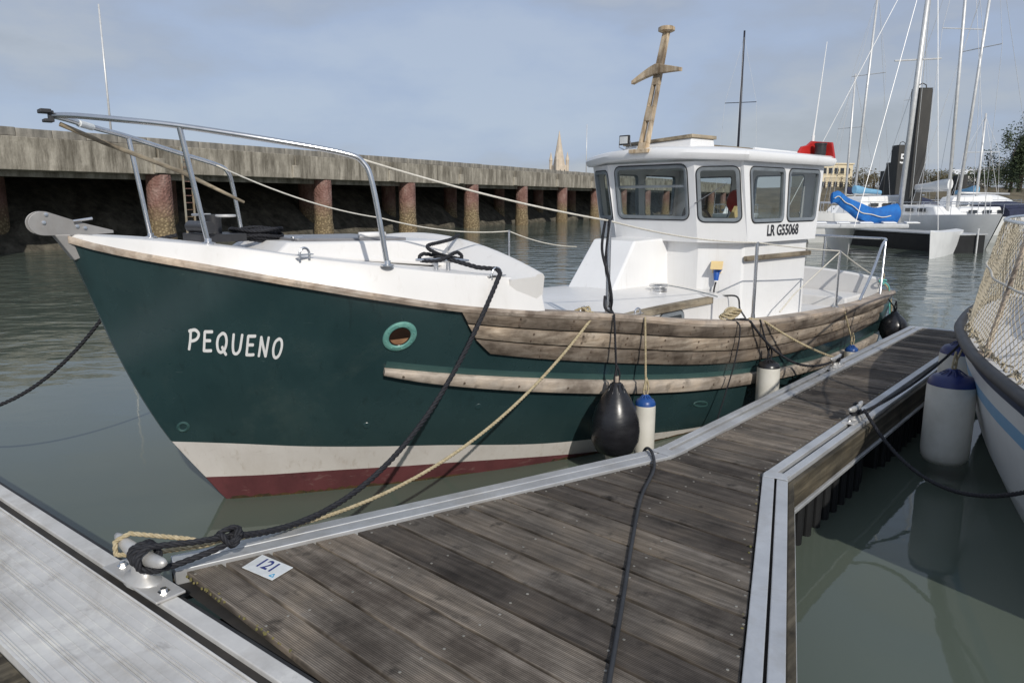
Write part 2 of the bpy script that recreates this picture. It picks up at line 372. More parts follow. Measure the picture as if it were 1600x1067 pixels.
M_ROPEB = simple('beige_rope', (.46, .39, .26), (.32, .26, .15), .85, scale=50, bmp=.5, bdist=.002)
M_ROPEW = simple('white_rope', (.68, .65, .58), (.55, .52, .45), .8, scale=50)
M_ROPET = simple('teal_rope', (.10, .42, .38), (.18, .5, .46), .8, scale=50)
M_FBLACK = simple('black_fender_vinyl', (.010, .010, .012), (.022, .022, .025), .30, scale=5, vec=(1, 1, 3), bmp=.15, rvar=.14)
M_FWHITE = simple('white_fender_vinyl', (.68, .66, .60), (.52, .50, .43), .45, scale=5, bmp=.1, hi=.8)
M_FBLUE = simple('blue_fender_vinyl', (.010, .055, .22), (.02, .08, .28), .35, scale=6)
M_FNAVY = simple('navy_fender_vinyl', (.012, .022, .10), (.02, .03, .14), .4, scale=6)
M_GLASS = None
def glass():
    m = bpy.data.materials.new('window_glass'); t, b = nt(m)
    b.inputs['Base Color'].default_value = (.9, .93, .92, 1); b.inputs['Roughness'].default_value = .02; b.inputs['IOR'].default_value = 1.45
    tr = t.nodes.new('ShaderNodeBsdfTransparent'); tr.inputs['Color'].default_value = (.80, .84, .83, 1)
    gl = t.nodes.new('ShaderNodeBsdfGlossy'); gl.inputs['Roughness'].default_value = .02
    lw = t.nodes.new('ShaderNodeLayerWeight'); lw.inputs['Blend'].default_value = .5; mx = t.nodes.new('ShaderNodeMixShader')
    pw = t.nodes.new('ShaderNodeMath'); pw.operation = 'POWER'; pw.inputs[1].default_value = 5.0; t.links.new(lw.outputs['Facing'], pw.inputs[0])
    ma = t.nodes.new('ShaderNodeMath'); ma.operation = 'MULTIPLY_ADD'; ma.inputs[1].default_value = .9; ma.inputs[2].default_value = .07; t.links.new(pw.outputs['Value'], ma.inputs[0]); t.links.new(ma.outputs['Value'], mx.inputs['Fac']); t.links.new(tr.outputs['BSDF'], mx.inputs[1]); t.links.new(gl.outputs['BSDF'], mx.inputs[2])
    t.links.new(mx.outputs['Shader'], [n_ for n_ in t.nodes if n_.type == 'OUTPUT_MATERIAL'][0].inputs['Surface']); return m
M_GLASS = glass()
M_SEAL = simple('window_frame_grey', (.26, .29, .31), (.20, .22, .24), .4, .3)
M_RUBBER = simple('black_rubber', (.012, .012, .013), (.02, .02, .02), .6)
M_VERD = simple('verdigris_bronze', (.10, .27, .24), (.16, .36, .31), .6, .2, scale=25, bmp=.3)
M_BROWNIN = simple('brown_cabin_lining', (.18, .07, .035), (.34, .19, .10), .6, scale=10)
M_REDP = simple('red_plastic', (.48, .025, .02), (.38, .02, .018), .4)
M_BLUEP = simple('blue_plastic', (.01, .10, .45), (.01, .08, .36), .4)
M_CREAM = simple('cream_plastic', (.72, .55, .27), (.66, .5, .25), .45)
M_DARKP = simple('dark_plastic', (.02, .02, .022), (.035, .035, .038), .45)
M_SIGN = simple('white_plate', (.72, .74, .74), (.6, .62, .62), .4, scale=20)
M_BLUEINK = simple('blue_number_paint', (.018, .03, .16), (.03, .045, .2), .5)
M_CYAN = simple('cyan_mark_paint', (.02, .30, .52), (.03, .26, .46), .5)
M_COVER = simple('blue_canvas', (.008, .10, .36), (.012, .16, .50), .8, scale=3, bmp=.3, bdist=.02)
M_GREYP = simple('grey_boat_paint', (.32, .34, .36), (.26, .28, .30), .5)
M_NAVY = simple('navy_canvas', (.012, .016, .04), (.02, .025, .06), .75)
M_WHITEB = simple('white_boat_paint', (.80, .80, .79), (.72, .72, .71), .35, scale=2)
M_MASTA = simple('mast_alloy', (.70, .70, .69), (.58, .58, .58), .4, .3)
M_MASTK = simple('black_mast', (.012, .012, .02), (.02, .02, .03), .4)
M_PILEK = simple('guide_pile_steel', (.022, .022, .022), (.055, .052, .046), .7, scale=1.2, vec=(1, 1, .3), bmp=.2, bdist=.02)
M_NET = simple('beige_net_twine', (.50, .44, .33), (.38, .33, .24), .9, scale=30)
M_STONE = simple('church_limestone', (.62, .53, .42), (.48, .41, .33), .9, scale=.3)
M_BUILD = simple('cream_render', (.70, .60, .42), (.62, .54, .38), .9, scale=.3)
M_WINDK = simple('dark_window', (.03, .035, .04), (.05, .055, .06), .2)
M_EARTH = simple('embankment_earth', (.075, .062, .036), (.145, .12, .075), .95, scale=.5, bmp=.5, bdist=.2, detail=8)
M_LEAF = simple('foliage', (.020, .034, .014), (.055, .075, .028), .8, scale=.6)
M_LEAFB = simple('winter_foliage', (.075, .070, .030), (.13, .10, .06), .85, scale=.5)
M_BARK = simple('bark', (.07, .055, .04), (.12, .09, .07), .9)
# ================================================================ WATER
mb = MB(); mb.add([(-900, -300, 0), (900, -300, 0), (900, 1500, 0), (-900, 1500, 0)], [(0, 1, 2, 3)])
struct(obj('water', mb, M_WATER))

# ================================================================ PONTOONS (local x = along the finger, y = across)
P_ROT = math.pi / 2 - FA
DZ = .5
def offset_line(pl, o):
    out = []
    for i, p in enumerate(pl):
        ds = []
        if i > 0: ds.append((Vector(pl[i]) - Vector(pl[i - 1])).normalized())
        if i < len(pl) - 1: ds.append((Vector(pl[i + 1]) - Vector(pl[i])).normalized())
        ns = [Vector((-d.y, d.x)) for d in ds]
        if len(ns) == 2:
            b = (ns[0] + ns[1]).normalized(); k = o / max(b.dot(ns[0]), .3)
        else: b = ns[0]; k = o
        out.append(Vector(p) + b * k)
    return out
def strip(mb, pl, o0, o1, z0, z1, mi=0):
    a = offset_line(pl, o0); b = offset_line(pl, o1)
    for i in range(len(pl) - 1):
        q = [a[i], a[i + 1], b[i + 1], b[i]]
        mb.hexa([(p.x, p.y, z0) for p in q], [(p.x, p.y, z1) for p in q], mi)
LEFT = [(1.23, 2.965), (3.9, 2.09), (10.0, 2.09)]          # deck edges (inner side of the rails)
RIGHT = [(1.23, .52), (3.957, 1.56), (10.0, 1.56)]
finger = thing('finger_pontoon', 'narrow mooring finger decked with weathered grooved planks and aluminium edge rails', 'pontoon', (0, 0, 0), P_ROT)
def vl(u): return float(np.interp(u, [p[0] for p in LEFT], [p[1] for p in LEFT]))
def vr(u): return float(np.interp(u, [p[0] for p in RIGHT], [p[1] for p in RIGHT]))
PITCH_P = .19; SK = .03
scr = MB()
u0 = 1.19; k = 0; std = None
while u0 < 9.95:
    ua, ub = u0 + .007 + random.uniform(-.002, .003), min(u0 + PITCH_P - .007 + random.uniform(-.003, .002), 9.985)
    if u0 < 1.23: ua = max(ua, 1.236)
    def cut(u, f):
        v = f(u)
        for _ in range(6): v = f(min(max(u + SK * (v - 1.85), 1.23), 10))
        return v
    la, lb, ra, rb = cut(ua, vl), cut(ub, vl), cut(ua, vr), cut(ub, vr)
    g = .006
    corners = [(ua + SK * (ra - 1.85), ra + g), (ub + SK * (rb - 1.85), rb + g), (ub + SK * (lb - 1.85), lb - g), (ua + SK * (la - 1.85), la - g)]
    dz = random.uniform(-.002, .002)
    if ua > 4.05 and ub < 9.9:
        if std is None:
            mb = MB(); cs = [(x - u0, y) for x, y in corners]
            mb.hexa([(x, y, DZ - .032) for x, y in cs], [(x, y, DZ) for x, y in cs]); o = obj('plank', mb, M_DECK, finger, bevel=.004, loc=(u0, 0, dz)); std = o
        else:
            o = std.copy(); COL.objects.link(o); o.location = (u0, 0, dz); o.parent = finger
    else:
        mb = MB(); cs = [(x - u0, y) for x, y in corners]
        mb.hexa([(x, y, DZ - .032) for x, y in cs], [(x, y, DZ) for x, y in cs]); obj('plank', mb, M_DECK, finger, bevel=.004, loc=(u0, 0, dz))
    um = (ua + ub) / 2
    l_, r_ = cut(um, vl), cut(um, vr)
    vs = [l_ - .035, r_ + .035]
    w = l_ - r_
    for q in range(1, int(w / .62) + 1): vs.append(r_ + w * q / (int(w / .62) + 1) + random.uniform(-.02, .02))
    for v_ in vs:
        for du in (-.048, .048):
            x = um + du + SK * (v_ - 1.85) + random.uniform(-.004, .004); y = v_ + random.uniform(-.006, .006)
            scr.lathe([(.006, DZ - .004), (.006, DZ + .0015 + dz), (.004, DZ + .0022 + dz), (.0, DZ + .0022 + dz)], 8, Matrix.Translation((x, y, 0)))
    u0 += PITCH_P; k += 1
stuff(obj('deck_screws', scr, M_SCREW, finger))
# near-black sheet under the planks, painting in the shade of the gaps
mb = MB(); a = offset_line(LEFT, -.005); b = offset_line(RIGHT, .005)
mb.add([(p.x, p.y, DZ - .05) for p in a] + [(p.x, p.y, DZ - .05) for p in reversed(b)], [(0, 1, 4, 5), (1, 2, 3, 4)])
obj('gap_shade', mb, M_SHADE, finger)
def rail(pl, sgn, wg, ws):
    mb = MB(); n = len(pl)
    # gusset leg: two lips with a fine groove; straight leg: wide open slot
    for seg, w, slot in ((pl[:2], wg, .012), (pl[1:], ws, .03)):
        c = w * .52
        strip(mb, seg, 0, sgn * (c - slot / 2), DZ - .06, DZ + .014)
        strip(mb, seg, sgn * (c + slot / 2), sgn * w, DZ - .06, DZ + .012)
        strip(mb, seg, sgn * (c - slot / 2 - .002), sgn * (c + slot / 2 + .002), DZ - .06, DZ - .022, 1)  # groove floor coloured near-black as painted shade
    x, y = pl[1]; o = offset_line(pl, sgn * (max(wg, ws) * .5))[1]
    obj('edge_rail', mb, [M_ALU, M_SHADE], finger, bevel=.004)
    # corner plate over the knee
    q = offset_line(pl, sgn * .004)[1]; q2 = offset_line(pl, sgn * (min(wg, ws) - .004))[1]
    mb = MB(); d = Vector((1, 0)); e1 = (Vector(pl[0]) - Vector(pl[1])).normalized()
    ring = [q + e1 * .05, q, q + d * .05, q2 + d * .05, q2, q2 + e1 * .05]
    mb.prism([(p.x, p.y, DZ + .0145) for p in ring], (0, 0, .004)); obj('corner_plate', mb, M_ALU, finger, bevel=.002)
    # timber fascia and lower flange
    strip_f = MB(); strip(strip_f, pl, sgn * (ws + .002), sgn * (ws + .035), DZ - .17, DZ - .012); obj('fascia_board', strip_f, M_FASCIA, finger, bevel=.006)
    fl = MB(); strip(fl, pl, sgn * (ws - .03), sgn * (ws + .05), DZ - .195, DZ - .172); obj('lower_flange', fl, M_ALU, finger, bevel=.004)
rail(LEFT, 1, .16, .15); rail(RIGHT, -1, .135, .135)
mb = MB(); strip(mb, [(10.0, 1.42), (10.0, 2.24)], 0, -.05, DZ - .19, DZ + .012); obj('end_rail', mb, M_ALU, finger, bevel=.004)
for k, (x0, x1) in enumerate(((3.7, 5.6), (5.95, 7.7), (8.0, 9.9))):
    mb = MB(); mb.box(((x0 + x1) / 2, 1.83, .06), (x1 - x0, .74, .5))
    for q in range(int((x1 - x0) / .16)):
        for sy in (1.45, 2.21): mb.box((x0 + .1 + q * .16, sy, .05), (.06, .05, .46))
    obj('float', mb, M_FLOAT, finger, bevel=.02)
mb = MB(); mb.add([(1.3, .6, -.2), (3.7, 1.5, -.2), (3.7, 2.1, -.2), (1.3, 2.85, -.2), (1.3, .6, .3), (3.7, 1.5, .3), (3.7, 2.1, .3), (1.3, 2.85, .3)], [(0, 1, 5, 4), (1, 2, 6, 5), (2, 3, 7, 6), (3, 0, 4, 7), (4, 5, 6, 7)])
for q in range(9):
    t_ = q / 8; mb.box((1.4 + t_ * 2.2, .6 + t_ * .86, .04), (.07, .06, .46)); mb.box((1.4 + t_ * 2.2, 2.85 - t_ * .72, .04), (.07, .06, .46))
obj('float', mb, M_FLOAT, finger, bevel=.02)
# berth number plate
pl_c = [(1.438, 2.794), (1.464, 2.600), (1.582, 2.629), (1.557, 2.833)]
mb = MB(); mb.prism([(x, y, DZ + .0035) for x, y in pl_c], (0, 0, .003)); plate = obj('number_plate', mb, M_SIGN, finger, bevel=.001)
plate['label'] = 'white berth plate with blue number 121'
def text_mesh(body, size, bold=0.0, spacing=1.0):
    cu = bpy.data.curves.new('lettering', 'FONT'); cu.body = body; cu.size = size; cu.offset = bold; cu.space_character = spacing; cu.resolution_u = 4
    ob = bpy.data.objects.new('lettering', cu); COL.objects.link(ob)
    dg = bpy.context.evaluated_depsgraph_get(); me = bpy.data.meshes.new_from_object(ob.evaluated_get(dg))
    bpy.data.objects.remove(ob); bpy.data.curves.remove(cu)
    vs = [tuple(v.co) for v in me.vertices]; fs = [tuple(p.vertices) for p in me.polygons]; bpy.data.meshes.remove(me); return vs, fs
def lettering(name, body, size, mapper, mat, parent, bold=.0, sx=1.0):
    vs, fs = text_mesh(body, size, bold)
    w = max(v[0] for v in vs); mb = MB(); mb.add([mapper(v[0] * sx, v[1], w * sx) for v in vs], fs)
    return obj(name, mb, mat, parent)
o0 = Vector((1.447, 2.785)); ex = Vector((.026, -.194)).normalized(); ey = Vector((.119, .039)).normalized()
def mp_(x, y, w): q = o0 + ex * (x + .022) + ey * (y + .034); return (q.x, q.y, DZ + .0072)
lettering('lettering', '121', .098, mp_, M_BLUEINK, plate, .0022, .8)
tri = MB()
for a_, b_ in (((0, 0), (.024, 0)), ((.024, 0), (.013, .022)), ((.013, .022), (0, 0))):
    p = [o0 + ex * (.148 + a_[0]) + ey * (.008 + a_[1]), o0 + ex * (.148 + b_[0]) + ey * (.008 + b_[1])]
    tri.tube([(q.x, q.y, DZ + .0072) for q in p], .0022, 4)
obj('logo_mark', tri, M_CYAN, plate)

# ---- walkway the finger is bolted to
W_YAW = math.atan(.055)
walk = thing('walkway_pontoon', 'main walkway pontoon faced with ridged aluminium boards beside the mooring cleat', 'pontoon', UV(1.104, 3.5), P_ROT + W_YAW)
def wx(mb, x0, x1, z0, z1, mi=0, y0=-7.5, y1=7.5): mb.box(((x0 + x1) / 2, (y0 + y1) / 2, (z0 + z1) / 2), (x1 - x0, y1 - y0, z1 - z0), None, mi)
mb = MB(); wx(mb, -.068, .0, DZ - .1, DZ + .012); wx(mb, -.118, -.110, DZ - .1, DZ + .010); obj('edge_rail', mb, M_ALU2, walk, bevel=.004)
mb = MB(); wx(mb, -.1099, -.0683, DZ - .1, DZ - .008); obj('slot_shade', mb, M_SHADE, walk)  # near-black strip filling the slot, its shade put into the colour
mb = MB(); wx(mb, .002, .02, DZ - .12, DZ + .004); obj('rubber_fender_strip', mb, M_RUBBER, walk, bevel=.003)
e0 = -.118
for wdt in (.105, .105, .105, .10):
    mb = MB(); x1 = e0 - .002; x0 = e0 - wdt
    wx(mb, x0, x1, DZ - .03, DZ)
    for rr in (x0 + .006, x0 + .016, x1 - .010): wx(mb, rr - .0022, rr + .0022, DZ - .001, DZ + .0035)
    wx(mb, (x0 + x1) / 2 - .0015, (x0 + x1) / 2 + .0015, DZ - .001, DZ + .0015)
    obj('board', mb, M_ALU2, walk); e0 -= wdt
mb = MB(); wx(mb, e0 - .012, e0 - .001, DZ - .06, DZ + .002); obj('edge_trim', mb, M_ALU2, walk)
for q in range(8):
    mb = MB(); x1 = e0 - .016 - q * .148; wx(mb, x1 - .142, x1, DZ - .06, DZ - .028); obj('timber_board', mb, M_FASCIA, walk, bevel=.003)
mb = MB(); wx(mb, e0 - 1.2, -.08, -.25, DZ - .105); obj('float', mb, M_FLOAT, walk)

# ---- mooring cleats
def cleat(name, label, u, v, rot, size=1.0, wide=False):
    c = thing(name, label, 'cleat', UV(u, v, DZ + .013), P_ROT + rot, 'aluminium mooring cleats on the pontoons')
    mb = MB(); s = size
    mb.box((0, 0, .006 * s), (.40 * s, .105 * s, .012)); obj('base_plate', mb, M_CAST, c, bevel=.004)
    mb = MB()
    prof = [(-.13, .012), (-.06, .025), (-.045, .055), (.045, .055), (.06, .025), (.13, .012)]
    mb.lathe([(.056 * s, .0), (.052 * s, .018 * s), (.032 * s, .028 * s), (.028 * s, .085 * s), (.036 * s, .10 * s), (0, .105 * s)], 16, Matrix.Diagonal((1.7, 1, 1, 1)))
    obj('stem', mb, M_CAST, c, smooth=True)
    mb = MB()
    pts = [(-.175 * s, 0, .125 * s), (-.15 * s, 0, .118 * s), (-.08 * s, 0, .105 * s), (0, 0, .10 * s), (.08 * s, 0, .105 * s), (.15 * s, 0, .118 * s), (.175 * s, 0, .125 * s)]
    mb.tube(pts, [.010 * s, .019 * s, .025 * s, .029 * s, .025 * s, .019 * s, .010 * s], 14); obj('horn', mb, M_CAST, c, smooth=True)
    for sx in (-1, 1):
        mb = MB(); mb.lathe([(.021 * s, .012), (.021 * s, .016), (.012 * s, .017), (.012 * s, .028), (0, .029)], 6, Matrix.Translation((sx * .15 * s, 0, 0))); obj('bolt', mb, M_STEEL, c)
    return c
def uvw(px): return px
cleat('mooring_cleat', 'silver cleat with black and beige lines on the aluminium walkway edge', 1.105, 2.98, math.pi / 2 + W_YAW, 1.15)
cleat('mooring_cleat', 'silver cleat wrapped in black rope on the finger edge nearest the white boat', 5.42, 1.50, .0, .8)
cleat('mooring_cleat', 'silver cleat on the finger edge beside the planked hull', 7.05, 2.165, .0, .8)

mb = MB(); rm = random.Random(3)
for _ in range(34):
    v_ = rm.choice((2.9, 2.75, 2.3)) + rm.gauss(0, .08); u_ = 1.236 + abs(rm.gauss(0, .012)); r_ = rm.uniform(.002, .007)
    mb.lathe([(r_, DZ - .004), (r_ * .8, DZ + r_ * .5), (0, DZ + r_ * .7)], 6, Matrix.Translation((u_ + SK * (v_ - 1.85) * .3, v_, 0)))
for _ in range(25):
    u_ = rm.uniform(1.4, 6.5); v_ = vr(u_) + rm.uniform(.008, .03); r_ = rm.uniform(.003, .008); mb.lathe([(r_, DZ - .004), (r_ * .8, DZ + r_ * .4), (0, DZ + r_ * .5)], 6, Matrix.Translation((u_, v_, 0)))
stuff(obj('moss_tufts', mb, simple('moss', (.10, .10, .03), (.22, .18, .07), .9, scale=20), finger))
# ================================================================ GREEN FISHING BOAT
stem_f = pchip([-.6, -.3, 0, .242, .493, .77, 1.081, 1.471, 1.724, 1.829, 2.2], [.55, .22, 0, -.156, -.322, -.455, -.576, -.698, -.774, -.806, -.90])
zg_f = pchip([-.81, -.68, -.56, -.29, 0, .3, .63, 1.1, 1.7, 2.35, 3.4, 4.2, 4.96, 5.92, 6.96, 7.66, 8.1], [1.83, 1.78, 1.745, 1.68, 1.61, 1.54, 1.465, 1.37, 1.285, 1.205, 1.05, .965, .925, .89, .87, .875, .885])
yg_f = pchip([0, .12, .24, .51, .8, 1.1, 1.43, 1.9, 2.5, 3.14, 4.2, 5.0, 5.77, 6.73, 7.77, 8.47, 8.95], [.02, .18, .34, .6, .82, 1.0, 1.15, 1.3, 1.43, 1.51, 1.57, 1.57, 1.54, 1.47, 1.36, 1.25, 1.16])
yw_f = pchip([0, .364, .762, 1.186, 1.656, 2.17, 2.63, 3.4, 4.5, 5.5, 6.5, 7.5, 8.2, 8.7], [.02, .234, .431, .626, .80, .976, 1.106, 1.25, 1.36, 1.36, 1.27, 1.10, .95, .85])
ex_f = pchip([0, 1.5, 4, 9], [1.15, .95, .6, .6])
def hy(s, z):
    d = max(s - stem_f(z), 0); t = min(max(z / zg_f(s), 0), 1.2); yg = yg_f(d); yw = yw_f(d)
    y = yw + (yg - yw) * t ** ex_f(d)
    if z < 0: y = yw * (1 - (z / -.6) ** 2 * .8)
    return y
def yg_s(s): return hy(s, zg_f(s))
S_END = 8.08
red_f = pchip([-.2, .158, .454, 1.22, 2.165, 2.55, 4, 8.2], [.195, .187, .183, .148, .065, .03, -.06, -.15])
whi_f = pchip([-.4, -.05, .415, 1.167, 2.1, 2.54, 3.67, 5, 8.2], [.495, .468, .405, .325, .198, .165, .051, -.03, -.1])
def hp(s, z, side=1, off=0.0):
    """point on the hull skin, moved out along its normal"""
    y = hy(s, z)
    if off:
        e = .02; ds = (hy(s + e, z) - hy(s - e, z)) / (2 * e); dz = (hy(s, z + e) - hy(s, z - e)) / (2 * e)
        n_ = Vector((-ds, 1, -dz)).normalized(); return BL(s + n_.x * off, side * (y + n_.y * off), z + n_.z * off)
    return BL(s, side * y, z)
boat = thing('fishing_boat', 'dark green wooden-railed fishing boat with white wheelhouse moored along the finger', 'boat', B_O, B_ROT)
# hull skin
NQ = 64
levels = [lambda s: -.58, lambda s: -.33, lambda s: red_f(s) - .14, lambda s: red_f(s) - .03, red_f, lambda s: (red_f(s) + whi_f(s)) / 2, whi_f]
NL = 12
for i in range(1, NL + 1): levels.append(lambda s, i=i: whi_f(s) + (zg_f(s) - whi_f(s)) * i / NL)
mb = MB()
for side in (1, -1):
    rows = []
    for L in levels:
        s0 = -.2
        for _ in range(40): s0 = .5 * s0 + .5 * stem_f(L(s0))
        row = []
        for q in range(NQ + 1):
            t = q / NQ; t = .55 * t * t + .45 * t; s = s0 + (S_END - s0) * t; row.append(hp(s, L(s), side))
        rows.append(row)
    for i in range(len(rows) - 1):
        mb.grid(rows[i:i + 2], 2 if i < 4 else (1 if i < 6 else 0))
    if side == 1: port_rows = rows
    else:
        for i in range(len(rows) - 1):
            mi = 2 if i < 4 else (1 if i < 6 else 0)
            mb.add([port_rows[i][0], port_rows[i + 1][0], rows[i + 1][0], rows[i][0]], [(0, 1, 2, 3)], mi)
            mb.add([port_rows[i][-1], port_rows[i + 1][-1], rows[i + 1][-1], rows[i][-1]], [(0, 1, 2, 3)], mi)
hull = obj('hull', mb, [M_GREEN, M_BOOT, M_RED], boat, smooth='auto')
bm = bmesh.new(); bm.from_mesh(hull.data); bmesh.ops.remove_doubles(bm, verts=bm.verts, dist=.0006); bmesh.ops.recalc_face_normals(bm, faces=bm.faces); bm.to_mesh(hull.data); bm.free()
# weed line at the waterline
mb = MB()
for q in range(260):
    s = .02 + q * .018 + random.uniform(-.005, .005); z = random.uniform(-.01, .012)
    P = hp(s, z, 1, .004); h = random.uniform(.008, .028); mb.add([P, P + Vector((.012, 0, 0)), P + Vector((.004, -.004, -h)), P + Vector((-.004, -.006, h * .3))], [(0, 1, 2), (0, 1, 3)])
stuff(obj('weed_fringe', mb, simple('weed', (.10, .06, .012), (.05, .04, .01), .9), boat))

def hull_strip(name, s0, s1, zlo, zhi, thick, mat, side=1, n=48, parent=boat, cut=None, inner=-.004, bevel=.006):
    mb = MB(); rows = []
    for q in range(n + 1):
        t = q / n; a = s0 + (s1 - s0) * t
        sl = a if cut is None else cut[1] + (s1 - cut[1]) * t
        sh = a if cut is None else cut[0] + (s1 - cut[0]) * t
        zl, zh = zlo(sl), zhi(sh)
        rows.append([hp(sl, zl, side, inner), hp(sl, zl, side, thick), hp(.5 * (sl + sh), .5 * (zl + zh), side, thick * 1.12), hp(sh, zh, side, thick), hp(sh, zh, side, inner)])
    mb.grid(rows, 0, True); mb.add(rows[0], [(4, 3, 2, 1, 0)]); mb.add(rows[-1], [(0, 1, 2, 3, 4)])
    return obj(name, mb, mat, parent, smooth='auto', bevel=bevel)
po = pchip([1.1, 1.8, 2.6, 4.5, 6.5, 7.8], [.092, .108, .118, .116, .105, .09])
for side in (1, -1):
    for k, (ca, cb) in enumerate(((1.115, 1.18), (1.185, 1.255), (1.262, 1.385))):
        hull_strip('bulwark_plank', ca, 7.75 - .12 * k, lambda s, k=k: zg_f(s) - po(s) * (k + 1) + .009, lambda s, k=k: zg_f(s) - po(s) * k - .002, .026, M_PLANK, side, 64, cut=(ca, cb))
    rt = pchip([.74, 1.15, 1.82, 2.8, 3.4, 4.6, 6, 7.7], [.985, .907, .798, .652, .577, .470, .405, .40])
    rw = pchip([.74, .9, 1.15, 1.83, 2.8, 7.7], [.035, .055, .068, .09, .10, .10])
    hull_strip('rubbing_strake', .735, 7.7, lambda s: rt(s) - rw(s), rt, .042, M_STRAKE, side, 64)
    hull_strip('faded_paint_band', .74, 7.6, lambda s: rt(s) + .001, lambda s: rt(s) + .045, .002, M_FADED, side, 64, inner=.0005, bevel=0)
    # varnished cap along the sheer
    mb = MB(); rows = []
    for q in range(91):
        s = -.795 + (S_END + .02 + .795) * q / 90; y = yg_s(s); z = zg_f(s); hgt = .02 if s < 1.74 else .028; ins = .0 if s < 1.7 else .09
        rows.append([BL(s, side * max(y - .03 - ins, .004), z - .018), BL(s, side * (y + .026), z - .022), BL(s, side * (y + .034), z), BL(s, side * (y + .024), z + hgt), BL(s, side * max(y - .03 - ins, .004), z + hgt)])
    mb.grid(rows, 0, True); mb.add(rows[0], [(4, 3, 2, 1, 0)]); mb.add(rows[-1], [(0, 1, 2, 3, 4)])
    obj('cap_rail', mb, M_CAP, boat, smooth='auto')
mb = MB(); rows = []
for q in range(13):
    p = -1.19 + 2.38 * q / 12; rows.append([BL(8.03, p, .85), BL(8.13, p, .85), BL(8.13, p, .915), BL(8.03, p, .915)])
mb.grid(rows, 0, True); mb.add(rows[0], [(0, 1, 2, 3)]); mb.add(rows[-1], [(3, 2, 1, 0)]); obj('cap_rail', mb, M_CAP, boat)

rw_n = random.Random(5); rag = [rw_n.uniform(-.01, .016) for _ in range(400)]
hull_strip('waterline_slime', .03, 7.9, lambda s: -.05, lambda s: .014 + rag[int(s * 45) % 400] * (.6 + .4 * math.sin(s * 3)), .0025, simple('waterline_slime', (.085, .045, .015), (.035, .025, .012), .7, scale=12, bmp=.6), 1, 300, inner=.0004, bevel=0)
# porthole
ps, pz = .783, 1.20
c0 = hp(ps, pz); e = .01
tS = (hp(ps + e, pz) - hp(ps - e, pz)).normalized(); tZ = (hp(ps, pz + e) - hp(ps, pz - e)).normalized(); nN = tS.cross(tZ); nN = nN if nN.y < 0 else -nN
port = MB(); rows = []
for (r_, h_) in ((.068, -.02), (.068, .008), (.074, .013), (.098, .013), (.106, .007), (.108, -.01)):
    rows.append([c0 + (tS * math.cos(a) + tZ * math.sin(a)) * r_ + nN * h_ for a in [2 * math.pi * j / 40 for j in range(40)]])
port.grid(rows, 0, True); pobj = obj('porthole', port, M_VERD, boat, smooth='auto')
mb = MB(); rows = []
for (r_, h_) in ((.069, .004), (.066, .0015), (.0, .0015)): rows.append([c0 + (tS * math.cos(a) + tZ * math.sin(a)) * r_ + nN * h_ for a in [2 * math.pi * j / 32 for j in range(32)]])
mb.grid(rows, 0, True); obj('dark_recess', mb, simple('porthole_dark', (.012, .008, .006), (.03, .015, .01), .3), pobj)
mb = MB(); q = [c0 + tS * (.060 * math.cos(a)) + tZ * (.058 * math.sin(a) if math.sin(a) < -.25 else -.018 + .006 * math.cos(3 * a)) + nN * .0035 for a in [math.pi * (1.02 + .96 * j / 16) for j in range(17)]]
mb.add(q, [tuple(range(len(q)))]); obj('cabin_lining', mb, M_BROWNIN, pobj)
for a in range(8):
    mb = MB(); P = c0 + (tS * math.cos(a * math.pi / 4 + .3) + tZ * math.sin(a * math.pi / 4 + .3)) * .087 + nN * .014
    mb.box(P, (.008, .008, .008)); obj('screw', mb, M_VERD, pobj, bevel=.002)
# hull name: hand-drawn rounded capitals
LET = {'P': [[(0, 0), (.04, .5), (.02, 1)], [(-.08, .93), (.3, 1.02), (.56, .86), (.5, .62), (.28, .48), (.04, .44)]],
 'E': [[(.04, .0), (.02, .5), (.0, .98)], [(0, .98), (.28, 1.0), (.5, 1.02)], [(.02, .53), (.25, .55), (.42, .56)], [(.03, .02), (.3, .03), (.54, .06)]],
 'Q': [[(.3, 1.0), (.06, .8), (.0, .45), (.12, .1), (.34, .02), (.56, .22), (.62, .6), (.5, .92), (.3, 1.0)], [(.36, .3), (.5, .1), (.68, -.08)]],
 'U': [[(.0, 1.0), (.02, .45), (.12, .08), (.34, .02), (.52, .22), (.56, .6), (.58, 1.02)]],
 'N': [[(.02, .0), (.03, .5), (.02, 1.0)], [(.02, 1.0), (.25, .5), (.5, .02)], [(.5, .02), (.52, .5), (.54, 1.02)]],
 'O': [[(.34, 1.0), (.1, .82), (.02, .45), (.12, .1), (.32, .0), (.52, .2), (.6, .6), (.52, .9), (.34, 1.0)]]}
mb = MB(); cx = 0.0
sc = .128
